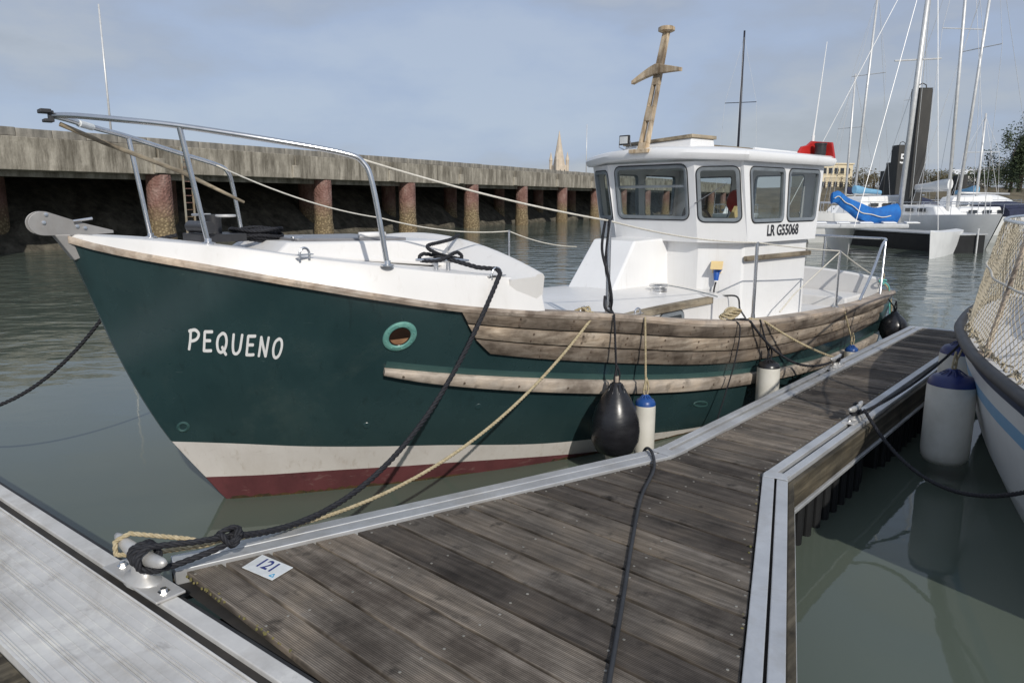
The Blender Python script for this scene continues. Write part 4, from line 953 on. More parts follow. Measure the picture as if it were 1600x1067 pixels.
# shore-power socket
mb = MB(); sp = Panel(BL(4.84, .50, .7), BL(5.06, .90, .7), BL(5.06, .90, 1.6), BL(4.84, .50, 1.6))
def sbox(mb, x0, x1, y0, y1, h0, h1): mb.hexa([sp.at(x0, y0, h0), sp.at(x1, y0, h0), sp.at(x1, y0, h1), sp.at(x0, y0, h1)], [sp.at(x0, y1, h0), sp.at(x1, y1, h0), sp.at(x1, y1, h1), sp.at(x0, y1, h1)])
sx_ = .20; sy_ = .60
sbox(mb, sx_ - .045, sx_ + .045, sy_, sy_ + .11, 0, .03); sock = obj('shore_power_socket', mb, M_CREAM, boat, bevel=.006)
mb = MB(); q = [sp.at(sx_ - .06, sy_ + .115, .015), sp.at(sx_ + .06, sy_ + .115, .015), sp.at(sx_ + .06, sy_ + .045, .125), sp.at(sx_ - .06, sy_ + .045, .125)]; mb.prism(q, (0, 0, .010)); obj('socket_lid', mb, M_CREAM, sock, bevel=.003)
mb = MB(); mb.tube([sp.at(sx_, sy_ + .05, .035), sp.at(sx_, sy_ + .01, .055), sp.at(sx_, sy_ - .07, .065)], [.032, .032, .024], 12); mb.tube([sp.at(sx_ + .03, sy_ + .02, .05), sp.at(sx_ + .05, sy_ + .05, .075)], .012, 8); plug = obj('plug', mb, M_BLUEP, sock, smooth='auto')
mb = MB(); mb.tube([sp.at(sx_, sy_ - .07, .065), sp.at(sx_, sy_ - .085, .066)], .020, 12); obj('plug_collar', mb, M_WHITEB, plug)
mb = MB(); mb.tube(smooth_path([sp.at(sx_, sy_ - .08, .066), sp.at(sx_ + .0, sy_ - .22, .08), BL(4.80, 1.0, 1.10), BL(4.78, 1.06, .98), BL(4.5, 1.3, .92), BL(4.1, 1.42, .95), BL(3.85, 1.40, 1.0)], 8), .009, 8); obj('power_cable', mb, M_DARKP, sock, smooth=True)
# wooden grab rail along the house side
mb = MB(); mb.box(BL(5.72, .93, 1.455), (1.36, .045, .05)); obj('grab_rail', mb, M_BEAM, boat, bevel=.008)
# stanchions
def stanchion(s_, p_, z0, z1, r=.0135):
    mb = MB(); mb.tube([BL(s_, p_, z0), BL(s_, p_, z1)], r, 12); mb.lathe([(.034, 0), (.034, .008), (.02, .014), (.018, .05), (0, .05)], 14, Matrix.Translation(BL(s_, p_, z0))); return obj('stanchion', mb, M_STEEL, boat, smooth='auto')
for s_, p_, z0, z1 in ((2.33, 1.45, 1.225, 1.905), (4.25, 1.51, .99, 1.68), (6.06, 1.43, .915, 1.52), (2.2, -1.40, 1.24, 1.88), (3.95, -1.46, 1.02, 1.70), (6.06, -1.43, .915, 1.52)): stanchion(s_, p_, z0, z1, .0155 if z1 > 1.6 else .0135)
# black cable wound on the forward stanchion
mb = MB()
mb.tube(smooth_path([BL(2.30, 1.44, 1.92), BL(2.29, 1.42, 1.7), BL(2.31, 1.47, 1.5), BL(2.34, 1.48, 1.34), BL(2.38, 1.44, 1.26), BL(2.33, 1.50, 1.24), BL(2.28, 1.47, 1.28), BL(2.31, 1.44, 1.36)], 8), .010, 8)
mb.tube(smooth_path([BL(2.31, 1.47, 1.91), BL(2.32, 1.43, 1.6), BL(2.36, 1.44, 1.4), BL(2.33, 1.47, 1.28)], 8), .009, 8); obj('cable_bundle', mb, M_ROPEK, boat, smooth=True)
# stern bulwark and pushpit
mb = MB(); rows = []
for q in range(13):
    p = -1.08 + 2.16 * q / 12; zt = 1.15 - .085 * (p / 1.08) ** 2; rows.append([BL(7.96, p, .60), BL(7.98, p, zt - .02), BL(8.0, p, zt), BL(8.04, p, zt), BL(8.06, p, zt - .02), BL(8.06, p, .86)])
mb.grid(rows); mb.add(rows[0], [tuple(range(6))]); mb.add(rows[-1], [tuple(reversed(range(6)))]); obj('stern_bulwark', mb, M_GEL, boat, smooth='auto')
mb = MB(); mb.hexa([BL(7.3, 1.0, .72), BL(7.3, -1.0, .72), BL(7.96, -.95, .72), BL(7.96, .95, .72)], [BL(7.32, .98, .86), BL(7.32, -.98, .86), BL(7.96, -.93, .86), BL(7.96, .93, .86)]); obj('stern_locker', mb, M_GEL, boat, bevel=.02)
for side in (1, -1):
    mb = MB(); mb.tube(smooth_path([BL(6.88, side * 1.33, .90), BL(7.25, side * 1.30, 1.22), BL(7.55, side * 1.25, 1.47), BL(7.66, side * 1.23, 1.53), BL(7.95, side * 1.14, 1.555), BL(8.05, side * 1.06, 1.56), BL(8.08, side * .92, 1.56), BL(8.08, side * .1, 1.57)], 8), .016, 10)
    mb.tube([BL(7.72, side * 1.22, .90), BL(7.92, side * 1.15, 1.555)], .014, 10); mb.tube([BL(8.06, side * .3, .93), BL(8.08, side * .3, 1.565)], .014, 10); obj('pushpit_rail', mb, M_STEEL, boat, smooth='auto')

scm = MB()
for k in range(3):
    for s_ in np.arange(1.55 + .1 * k, 7.5, .42):
        for dz in (.028, .075):
            P = hp(s_ + random.uniform(-.02, .02), zg_f(s_) - po(s_) * k - dz, 1, .0285); scm.box(P, (.014, .006, .014))
for s_ in np.arange(.85, 7.5, .40): scm.box(hp(s_, rt(s_) - rw(s_) * .5, 1, .047), (.014, .006, .014))
stuff(obj('plank_plugs', scm, simple('wood_plug', (.07, .05, .035), (.12, .085, .06), .8), boat))
mb = MB(); mb.tube([BL(4.70, p, 1.156 - .075 * (p / .9) ** 2 + .002) for p in np.linspace(-.85, .85, 12)], .006, 5); obj('sealant_seam', mb, M_SEAL, boat)
for s_, p_ in ((2.5, .55), (3.1, -.35)):
    mb = MB(); mb.lathe([(0, .0), (.055, .0), (.06, .006), (.05, .012), (0, .013)], 20, Matrix.Translation(BL(s_, p_, 1.15 - .075 * (p_ / 1.3) ** 2))); obj('deck_filler_cap', mb, M_STEEL, boat, smooth='auto')
for p_ in (-.25, .25):
    mb = MB(); mb.box(BL(.52, p_, 1.795), (.07, .035, .014)); obj('hatch_hinge', mb, M_STEEL, hb, bevel=.003)
for s_ in (5.15, 5.72, 6.32):
    mb = MB(); mb.box(BL(s_, .915, 1.455), (.05, .03, .035)); obj('rail_block', mb, M_BEAM, boat)
# ================================================================ FENDERS
def fender(name, label, loc, r_, zt, zb, hang, kind, group=None):
    """a fender hanging by its lanyard from 'hang'; zt / zb are the top and bottom of its body"""
    f = thing(name, label, 'fender', (loc[0], loc[1], zb), 0, group); h = zt - zb
    mb = MB()
    if kind == 'drop':
        prof = [(0, 0), (r_ * .42, .012 * h), (r_ * .78, .08 * h), (r_ * .97, .22 * h), (r_, .36 * h), (r_ * .95, .5 * h), (r_ * .80, .66 * h), (r_ * .54, .83 * h), (r_ * .28, .94 * h), (r_ * .2, h), (r_ * .12, h * 1.01), (0, h * 1.01)]
        mb.lathe(prof, 32); obj('body', mb, M_FBLACK, f, smooth=True)
        for j in range(9):
            mb = MB(); a = j * 2 * math.pi / 9; mb.tube([(r_ * .22 * math.cos(a), r_ * .22 * math.sin(a), h * .985), (r_ * .40 * math.cos(a), r_ * .40 * math.sin(a), h * .88), (r_ * .52 * math.cos(a), r_ * .52 * math.sin(a), h * .80)], [.006, .005, .001], 6); obj('rib', mb, M_FBLACK, f, smooth=True)
        mb = MB(); mb.tube([(0, 0, h), (0, 0, h + .05)], .016, 10); obj('eye', mb, M_CAP, f)
    elif kind == 'ball':
        prof = [(0, 0)] + [(r_ * math.sin(math.pi * j / 14), h * .46 * (1 - math.cos(math.pi * j / 14))) for j in range(1, 12)] + [(r_ * .3, h * .93), (r_ * .22, h), (0, h)]
        mb.lathe(prof, 28); obj('body', mb, M_FBLACK, f, smooth=True)
        mb = MB(); mb.tube([(0, 0, h * .98), (0, 0, h + .04)], .02, 10); obj('eye', mb, M_FBLACK, f)
    else:
        capm = {'blue': M_FBLUE, 'navy': M_FNAVY, 'black': M_FBLACK}[kind]
        prof = [(0, 0), (r_ * .5, .004), (r_ * .82, .02 * h), (r_ * .96, .07 * h), (r_, .14 * h), (r_, .80 * h), (r_ * .985, .84 * h)]
        mb.lathe(prof, 32); obj('body', mb, M_FWHITE, f, smooth=True)
        mb = MB(); mb.lathe([(r_ * .99, .838 * h), (r_ * .95, .885 * h), (r_ * .8, .925 * h), (r_ * .45, .95 * h), (r_ * .26, .965 * h), (r_ * .22, h), (0, h)], 32); cap = obj('end_cap', mb, capm, f, smooth=True)
        for j in range(10):
            mb = MB(); a = j * 2 * math.pi / 10; mb.tube([(r_ * .24 * math.cos(a), r_ * .24 * math.sin(a), h * .99), (r_ * .55 * math.cos(a), r_ * .55 * math.sin(a), h * .945)], [.006, .003], 6); obj('rib', mb, capm, cap)
    top = Vector((0, 0, h + .03)); hg = Vector(hang) - Vector((loc[0], loc[1], zb))
    mb = MB(); mat = M_ROPEK if kind in ('drop', 'ball', 'black') else M_ROPEB
    mb.rope([top + (hg - top) * (i / 6) for i in range(7)], .0085)
    mb.tube(smooth_path([top + Vector((0, 0, .10)), top + Vector((.022, .01, .03)), top + Vector((.01, .004, -.035)), top + Vector((-.018, -.008, -.01)), top + Vector((0, 0, .09))], 6), .0075, 6)
    obj('lanyard', mb, mat, f, smooth=True)
    return f
def bf(name, label, s, p, r_, zt, zb, hs, hp_, hz, kind):
    q = BW(s, p, 0); return fender(name, label, (q.x, q.y), r_, zt, zb, BW(hs, hp_, hz), kind, 'fenders along the green hull')
bf('fender', 'black teardrop buoy fender on a black line against the green hull', 2.30, 1.58, .180, .74, .19, 2.30, 1.54, 1.24, 'drop')
bf('fender', 'slim white fender with bright blue top beside the black teardrop fender', 2.62, 1.60, .078, .60, .10, 2.62, 1.57, 1.19, 'blue')
bf('fender', 'short white fender with black top hanging amidships by the planked rail', 4.30, 1.67, .10, .64, .20, 4.22, 1.60, 1.0, 'black')
bf('fender', 'round black fender at the stern of the green boat', 7.95, 1.33, .165, .67, .26, 7.72, 1.28, .90, 'ball')
bf('fender', 'small blue-topped fender on a beige line behind the far cleat', 6.25, 1.56, .07, .50, .08, 6.12, 1.49, .92, 'blue')

# ================================================================ MOORING LINES
def line(name, label, pts, r_, mat, twist=True, group='mooring lines'):
    mb = MB()
    if twist: mb.rope(pts, r_)
    else: mb.tube(pts, r_, 8)
    return tag(obj(name, mb, mat, None, smooth=True), label, 'rope', group)
CL = UV(1.105, 2.98, DZ + .013)                       # walkway cleat
wdir = (V - U * .055).normalized(); wnor = (U + V * .055).normalized()
def CP(al, ac, z): return CL + wdir * al + wnor * ac + Vector((0, 0, z))
hornz = .130
start = BW(1.42, 1.31, 1.575)
knot = CP(-.16, .30, .13)
path = sag(start, knot, .44, 40)
pre = [BW(1.20, 1.02, 1.665), BW(1.32, 1.20, 1.61), BW(1.42, 1.27, 1.60)]
m_line = MB(); m_line.rope(pre + path, .0155)
# bowline loop thrown over the horn
def loop(al, r_, z, n=18, ph=0.0): return [CP(al + .012 * math.sin(3 * a), r_ * math.cos(a), z + r_ * .9 * math.sin(a)) for a in [ph + 2 * math.pi * j / n for j in range(n + 1)]]
m_line.rope([knot, CP(-.14, .17, .15), CP(-.10, .06, .165), CP(-.085, -.01, .178), CP(-.085, -.052, .15), CP(-.09, -.05, .10), CP(-.10, .0, .075), CP(-.13, .10, .08), CP(-.17, .22, .10), CP(-.19, .32, .12)], .0135)
m_line.rope(loop(-.055, .050, .13, 18, .4), .013); m_line.rope(loop(-.028, .052, .13, 18, 1.3), .013)
kk = [Vector((math.cos(a) * .045, math.sin(2 * a) * .03, math.sin(a) * .035)) for a in [2 * math.pi * j / 16 for j in range(17)]]
m_line.rope([knot + q for q in kk], .0125); m_line.rope([knot + Vector((q.z, q.x, q.y)) * .9 for q in kk], .0125)
tag(obj('mooring_line', m_line, M_ROPEK, None, smooth=True), 'thick black twisted bow line knotted to the walkway cleat', 'rope', 'mooring lines')
m2 = MB(); st2 = BW(2.15, 1.40, 1.275)
e2 = CP(-.05, .26, .085)
m2.rope([BW(2.05, 1.30, 1.23), BW(2.12, 1.38, 1.28), BW(2.17, 1.46, 1.25)] + sag(BW(2.17, 1.47, 1.245), e2, .34, 40), .0105)
m2.rope([e2, CP(.0, .20, .11), CP(.09, .07, .15), CP(.125, .02, .165), CP(.14, -.035, .145), CP(.135, -.04, .09), CP(.10, .02, .075), CP(.02, .12, .08), CP(-.08, .24, .09), CP(-.14, .30, .12)], .0105)
m2.rope([BW(2.15, 1.40, 1.27) + Vector((math.cos(a) * .03, math.sin(a) * .03, math.sin(2 * a) * .02)) for a in [2 * math.pi * j / 12 for j in range(13)]], .010)
tag(obj('mooring_line', m2, M_ROPEB, None, smooth=True), 'beige twisted line from the wooden rail down to the walkway cleat', 'rope', 'mooring lines')
line('mooring_line', 'black line running from the far bow off to the left over water', [BW(.0, -.55, 1.80)] + sag(BW(-.15, -.66, 1.76), UV(1.02, 6.6, DZ + .06), .42, 30), .014, M_ROPEK)
# spring lines to the far cleat
c3 = UV(7.05, 2.165, DZ + .10)
m3 = MB(); m3.rope([BW(4.20, 1.50, 1.0), BW(4.28, 1.57, .985)] + sag(BW(4.30, 1.60, .975), c3, .03, 24), .011)
tag(obj('spring_line', m3, M_ROPEB, None, smooth=True), 'beige spring line from the amidships rail to the far finger cleat', 'rope', 'mooring lines')
m3 = MB(); m3.rope([BW(3.88, 1.45, 1.01), BW(4.02, 1.56, 1.02)] + sag(BW(4.06, 1.60, 1.0), c3 - U * .12 - Vector((0, 0, .02)), .17, 28), .012)
m3.rope([c3 + Vector((.035 * math.cos(a), .035 * math.sin(a), -.03 + .012 * a / 6)) for a in [j * .5 for j in range(26)]], .011)
tag(obj('spring_line', m3, M_ROPEK, None, smooth=True), 'black spring line drooping from the rail to the far finger cleat', 'rope', 'mooring lines')
m3 = MB()
for k in range(5):
    m3.rope([BW(3.92 + .10 * math.cos(a) + .02 * k, 1.46 + .05 * math.sin(a), 1.035 + .014 * k + .012 * math.sin(2 * a + k)) for a in [2 * math.pi * j / 16 for j in range(17)]], .011)
tag(obj('rope_heap', m3, M_ROPEB, None, smooth=True), 'small heap of beige rope on the rail beside the power cable', 'rope')
m3 = MB(); m3.tube(smooth_path([BW(3.84, 1.5, 1.03), BW(3.84, 1.63, .99), BW(3.80, 1.63, .7), BW(3.72, 1.60, .4), BW(3.66, 1.56, .12), BW(3.64, 1.54, -.1)], 6), .0065, 6)
tag(obj('hanging_line', m3, M_ROPEK, None, smooth=True), 'thin dark line trailing down the hull into the water', 'rope')
m3 = MB(); m3.tube(smooth_path([UV(3.98, 2.40, .12), UV(3.92, 2.34, .40), UV(3.86, 2.27, .525), UV(3.80, 2.19, .532), UV(3.6, 2.06, .513), UV(3.2, 1.90, .513), UV(2.73, 1.66, .513), UV(2.3, 1.43, .513), UV(1.885, 1.21, .513), UV(1.45, .98, .513), UV(1.28, .86, .50)], 8), .0095, 8)
tag(obj('deck_cable', m3, simple('grey_cable', (.022, .024, .028), (.035, .037, .042), .6), None, smooth=True), 'dark cable lying across the weathered planks of the finger', 'cable')
m3 = MB()
for k in range(6):
    rr_ = .09 + .012 * (k % 3)
    m3.rope([BW(.40 + rr_ * 1.5 * math.cos(a), -.12 + rr_ * 1.6 * math.sin(a), 1.775 + .014 * k + .008 * math.sin(3 * a + k)) for a in [2 * math.pi * j / 20 for j in range(21)]], .012)
tag(obj('rope_coil', m3, M_ROPEK, None, smooth=True), 'coil of black rope lying on the white foredeck', 'rope')
m3 = MB()
m3.rope(smooth_path([BW(1.20, 1.02, 1.66), BW(1.06, .96, 1.70), BW(1.02, .98, 1.66), BW(1.12, 1.06, 1.66), BW(1.30, 1.0, 1.70), BW(1.34, 1.0, 1.655), BW(1.22, .96, 1.68), BW(1.08, 1.02, 1.72), BW(1.10, .95, 1.75), BW(1.3, .82, 1.76), BW(1.55, .62, 1.765), BW(1.70, .50, 1.785), BW(1.74, .44, 1.77)], 6), .013)
tag(obj('deck_line', m3, M_ROPEK, None, smooth=True), 'black rope figure-eighted on the foredeck cleat and led over the coaming', 'rope')
m3 = MB(); m3.rope(smooth_path([BW(7.98, 1.12, 1.10), BW(8.05, 1.10, 1.02), BW(8.10, 1.16, .93), BW(8.16, 1.2, .7), BW(8.18, 1.2, .4)], 6), .012); m3.rope([BW(8.0 + .04 * math.cos(a), 1.12, 1.08 + .05 * math.sin(a)) for a in [j * .5 for j in range(13)]], .011)
tag(obj('stern_line', m3, M_ROPEB, None, smooth=True), 'beige rope knotted on the stern rail and hanging aft', 'rope')
m3 = MB(); m3.rope(smooth_path([BW(7.95, 1.14, 1.03), BW(8.0, 1.2, .98), BW(8.06, 1.2, .85), BW(8.08, 1.22, .55), BW(8.08, 1.22, .3)], 6), .010); m3.rope([BW(7.97 + .05 * math.cos(a), 1.14 + .03 * math.sin(2 * a), 1.02 + .03 * math.sin(a)) for a in [j * .5 for j in range(14)]], .010)
tag(obj('stern_line', m3, M_ROPET, None, smooth=True), 'teal rope knotted below the stern rail', 'rope')
# lifelines belong to the boat
def lifeline(pts, sagv):
    mb = MB(); out = []
    for i in range(len(pts) - 1): out += sag(BL(*pts[i]), BL(*pts[i + 1]), sagv[i], 14)[:-1]
    out.append(BL(*pts[-1])); mb.tube(out, .0065, 6); return obj('lifeline', mb, M_ROPEW, boat, smooth=True)
lifeline([(.52, 1.01, 2.30), (2.32, 1.45, 1.90), (4.25, 1.51, 1.675), (6.06, 1.43, 1.515), (7.2, 1.30, 1.19)], [.03, .04, .01, .01])
lifeline([(.45, -.97, 2.32), (2.2, -1.40, 1.87), (3.95, -1.46, 1.69), (5.9, -1.44, 1.52)], [.06, .06, .13])
mb = MB(); mb.tube([BL(6.05, 1.43, 1.50), BL(5.55, 1.22, 1.08)], .006, 6); mb.tube([BL(5.55, 1.22, 1.08), BL(5.38, 1.16, .90)], .010, 6); obj('stay_lashing', mb, M_ROPEW, boat)

# ================================================================ WHITE BOAT AT THE RIGHT
wb = thing('moored_boat', 'white boat with pale blue stripe, dark rubber rail and beige netting at the right edge', 'boat', UV(3.9, -.06, 0), P_ROT)
# local x runs from its bow along the finger, y towards the finger
ygr = pchip([0, .4, 1.2, 1.8, 2.5, 3.5, 4.6, 6.2, 7.2], [.02, .24, .60, .84, 1.06, 1.28, 1.36, 1.30, 1.12])
def wy(x, z): t = min(max(z / 1.0, 0), 1.05); fl = .66 + .14 * min(x / 4, 1); return ygr(x) * (fl + (1 - fl) * t ** .62)
zl = [(-.3, 0), (0, 0), (.2, 0), (.4, 0), (.55, 0), (.66, 0), (.76, 1), (.785, 0), (.88, 0), (.97, 2)]
mb = MB()
for sd in (1, -1):
    rows = [[Vector((7.2 * (q / 40) ** 1.25 - .25 * z * (1 - q / 40) + (.45 if z < 0 else .2 * (1 - z)) * (1 - q / 40), sd * wy(7.2 * (q / 40) ** 1.25, z) * (1 if z >= 0 else .75), z)) for q in range(41)] for z, _ in zl]
    for i in range(len(rows) - 1): mb.grid(rows[i:i + 2], zl[i + 1][1])
    if sd == 1: r1 = rows
    else:
        for i in range(len(rows) - 1): mb.add([r1[i][-1], r1[i + 1][-1], rows[i + 1][-1], rows[i][-1]], [(0, 1, 2, 3)], 0)
obj('hull', mb, [M_WHITEB, simple('pale_blue_stripe', (.20, .40, .62), (.25, .45, .66), .4), simple('navy_band', (.02, .035, .075), (.03, .045, .09), .45)], wb, smooth='auto')
for sd in (1, -1):
    mb = MB(); mb.tube([Vector((7.2 * (q / 40) ** 1.25 - .25 * (1 - q / 40), sd * (wy(7.2 * (q / 40) ** 1.25, 1.0) + .012), 1.0)) for q in range(41)], .042, 10); obj('rubber_rail', mb, simple('grey_rubber', (.035, .037, .042), (.05, .052, .058), .6), wb, smooth='auto')
mb = MB(); rows = []
for q in range(31):
    x = .1 + 7.05 * q / 30; w = wy(x, 1.0) - .03; rows.append([Vector((x - .2 * (1 - q / 30), w * k / 6, 1.01 + .05 * (1 - (k / 6) ** 2))) for k in range(-6, 7)])
mb.grid(rows); obj('deck', mb, M_GEL, wb, smooth='auto')
mb = MB(); mb.hexa([(2.0, .55, 1.03), (2.0, -.55, 1.03), (5.4, -.85, 1.03), (5.4, .85, 1.03)][::-1], [(2.5, .42, 1.36), (2.5, -.42, 1.36), (5.3, -.7, 1.44), (5.3, .7, 1.44)][::-1]); cab = obj('coachroof', mb, M_GEL, wb, bevel=.05)
for x in (3.1, 4.0, 4.8):
    mb = MB(); y = .555 + (x - 2.5) * .108; mb.hexa([(x, y - .02, 1.15), (x + .5, y + .03, 1.15), (x + .5, y + .07, 1.15), (x, y + .02, 1.15)], [(x + .03, y - .06, 1.3), (x + .47, y - .01, 1.3), (x + .47, y + .03, 1.3), (x + .03, y - .02, 1.3)]); obj('window', mb, M_WINDK, cab)
def railp(x, h): w = wy(x, 1.0) - .05 - .17 * h; return Vector((x - .25 * (1 - min(x / 7.2, 1)), w, 1.03 + .86 * h))
for sd in (1, -1):
    mb = MB(); mb.tube([Vector((railp(x, 1).x, sd * railp(x, 1).y, railp(x, 1).z)) for x in np.linspace(.9, 6.9, 30)], .013, 8); obj('guard_rail', mb, M_STEEL, wb, smooth='auto')
    for x in (1.0, 2.05, 3.9, 5.4, 6.8):
        a, b_ = railp(x, 0), railp(x, 1); mb = MB(); mb.tube([(a.x, sd * a.y, a.z - .02), (b_.x, sd * b_.y, b_.z)], .016, 8); mb.box((a.x, sd * a.y, a.z), (.09, .07, .04)); obj('stanchion', mb, M_CAP if x == 2.05 else M_STEEL, wb, smooth='auto')
    mb = MB(); nl = 78; SP = 6.0 / nl
    def np_(a, h, w=.0): p = railp(.9 + a, h); return Vector((p.x, sd * (p.y + .012 * math.sin(a * 7 + h * 5) + w), p.z))
    for k in range(-14, nl):
        for dr in (1, -1):
            pts = []
            for j in range(9):
                h = j / 8; a = k * SP + (h if dr == 1 else (1 - h)) * 14 * SP * .92
                if 0 <= a <= 6.0: pts.append(np_(a, h * (.97 + .03 * math.sin(k)), .002 * dr))
            if len(pts) > 1: mb.tube(pts, .0028, 3, False)
    for k in range(60):
        a = k * .1; c = np_(a, .02); mb.tube([c + Vector((random.uniform(-.03, .03), random.uniform(-.02, .03), random.uniform(-.02, .04))) for _ in range(5)], .007, 4, False)
    nt_ = obj('netting', mb, M_NET, wb, smooth=True); stuff(nt_)
    mb = MB(); mb.tube([np_(x, .58 - .05 * math.sin(x * 1.3), .012) for x in np.linspace(0, 6, 40)], .008, 6); obj('net_rope', mb, M_ROPEW, wb, smooth=True)
q = UV(6.15, 1.05); fender('fender', 'large white fender with dark blue cap between the finger and the white boat', (q.x, q.y), .165, .82, .10, UV(6.55, 1.02, 1.08), 'navy', 'fenders of the white boat')
q = UV(7.35, 1.22); fender('fender', 'plain white fender half hidden behind the large blue-capped fender', (q.x, q.y), .16, .84, .15, UV(7.5, 1.18, 1.05), 'navy', 'fenders of the white boat')
c2 = UV(5.42, 1.50, DZ + .085)
m3 = MB(); m3.rope(sag(c2 + UV(.03, -.05, 0), UV(4.0, -.02, 1.04), .42, 36), .0125)
m3.rope([c2 + U * (.05 * math.cos(a)) + V * (.028 * math.sin(a)) + Vector((0, 0, .012 * math.sin(a * .5) - .012)) for a in [j * .45 for j in range(44)]], .0115)
m3.rope([c2 + U * (.02 + .045 * math.cos(a)) + V * (.012 * math.sin(a)) + Vector((0, 0, .026 * math.sin(a) + .01)) for a in [j * .45 for j in range(30)]], .0115)
tag(obj('mooring_line', m3, M_ROPEK, None, smooth=True), 'black line sagging from the wrapped finger cleat to the white boat', 'rope', 'mooring lines')
line('mooring_line', 'black line from the wrapped finger cleat leading behind the large white fender', sag(c2 + UV(.0, -.02, -.03), UV(7.6, 1.12, 1.0), .10, 24), .0115, M_ROPEK)
# ================================================================ QUAY
QD = Vector((.479, .878, 0)).normalized(); QN = Vector((QD.y, -QD.x, 0)); Q0 = Vector((-6.28, 47.3, 0))
q_rot = math.atan2(QD.y, QD.x)
quay = thing('harbour_quay', 'long stained concrete quay on rusty piles across the basin', 'quay', Q0, q_rot)
# local x along the quay (away), local y into the land
mbp = None
for k in range(-7, 15):
    x0 = k * 7.8 - 2.2; mb = MB(); mb.box((3.87, .35, 3.66), (7.72, .9, 1.16)); 
    if mbp is None: mbp = obj('beam_panel', mb, M_CONC, quay, bevel=.03, loc=(x0, 0, 0))
    else: o = mbp.copy(); COL.objects.link(o); o.parent = quay; o.location = (x0, random.uniform(-.03, .03), random.uniform(-.02, .02))
mb = MB(); mb.box((0, .1, 0), (.5, .55, .62)); corb = None
for k in range(-7, 15):
    if corb is None: corb = obj('corbel', mb, M_CONC, quay, bevel=.03, loc=(k * 7.8 - 2.2, 0, 3.42))
    else: o = corb.copy(); COL.objects.link(o); o.parent = quay; o.location = (k * 7.8 - 2.2, -.02, 3.42)
blk = None
for k in range(0, 118):
    x = -52 + k * 1.28
    if blk is None:
        mb = MB(); mb.box((0, .3, 4.39), (1.265, .6, .30)); blk = obj('parapet_block', mb, M_CONC2, quay, bevel=.02, loc=(x, .12, 0))
    else: o = blk.copy(); COL.objects.link(o); o.parent = quay; o.location = (x, .12 + random.uniform(-.02, .02), random.uniform(-.012, .012))
mb = MB(); mb.box((28, 6, 3.35), (170, 10.5, .5)); obj('deck_slab', mb, M_CONC2, quay)
mb = MB(); mb.box((28, .75, 2.98), (170, .5, .25)); obj('under_beam', mb, M_CONC, quay)
mb = MB(); rows = []
for i, (y, z) in enumerate(((2.2, -.6), (3.2, .3), (4.6, 1.4), (6.4, 2.6), (7.6, 3.3))):
    rows.append([(x, y + .35 * math.sin(x * 1.7 + i) * .5 + random.uniform(-.12, .12), z + random.uniform(-.1, .1)) for x in np.arange(-57, 113, 1.2)])
mb.grid(rows); obj('revetment', mb, M_REVET, quay)
mb = MB(); prof = [(.5, -1.2), (.52, 3.06)]
mb.lathe([(.53, -1.2), (.56, .25), (.545, .6), (.5, .9), (.5, 3.06), (0, 3.06)], 20); pl0 = None
for k in range(-6, 14):
    x = k * 7.75 - (1.9 if k <= -2 else 0)
    for y in (.35, 4.3):
        if pl0 is None: pl0 = obj('pile', mb, M_PILE, quay, smooth='auto', loc=(x, y, 0))
        else: o = pl0.copy(); COL.objects.link(o); o.parent = quay; o.location = (x + (0 if y < 1 else 3.0) + random.uniform(-.15, .15), y, 0); o.rotation_euler = (random.uniform(-.006, .006), random.uniform(-.006, .006), k * 1.3); f_s = random.uniform(.92, 1.08); o.scale = (f_s, f_s, 1)
# ladder beside a pile
lad = MB(); lx = -16.55
for dx in (-.22, .22): lad.box((lx + dx, -.22, 1.95), (.07, .05, 4.5))
lo = obj('ladder', lad, simple('ladder_steel', (.36, .36, .31), (.25, .17, .09), .7, scale=1.5), quay)
for z in np.arange(.1, 3.9, .3):
    mb = MB(); mb.tube([(lx - .22, -.22, z), (lx + .22, -.22, z)], .018, 6); obj('rung', mb, M_PILE, lo)
# land behind
mb = MB()
a = Q0 + QD * -60 - QN * 10.8; b = Q0 + QD * 112 - QN * 10.8; c = Q0 + QD * 112 - QN * .9
mb.add([(a.x, a.y, 3.55), (b.x, b.y, 3.55), (b.x + 8, b.y + 20, 3.55), (300, 200, 3.55), (900, 260, 3.55), (900, 1400, 3.55), (-900, 1400, 3.55), (-900, 0, 3.55)], [tuple(range(8))]); struct(obj('land', mb, M_EARTH))

# ================================================================ CHURCH
def far(px, py, Y):
    """point on the sight line at bearing px / height py, Y metres ahead"""
    k = Y / (math.cos(PITCH) + (533.5 - py) / F_PX * math.sin(PITCH)); return Vector(((px - 800) / F_PX * k, Y, CAM_H + (-math.sin(PITCH) + (533.5 - py) / F_PX * math.cos(PITCH)) * k))
cp = far(873, 300, 420); ch = thing('church', 'pale limestone church tower with tall pointed spire beyond the quay', 'church', (cp.x, cp.y, 3.5), .5)
mb = MB(); mb.box((0, 0, 8.5), (7.0, 7.0, 17)); twr = obj('tower', mb, M_STONE, ch, bevel=.3)
mb = MB(); mb.lathe([(3.3, 17), (3.0, 19), (.15, 35.2), (0, 35.4)], 8); obj('spire', mb, M_STONE, ch)
for dx in (-1, 1):
    for dy in (-1, 1):
        mb = MB(); mb.lathe([(.9, 12), (.9, 19.5), (1.1, 19.6), (.1, 24), (0, 24.1)], 8, Matrix.Translation((dx * 3.3, dy * 3.3, 0))); obj('pinnacle', mb, M_STONE, ch)
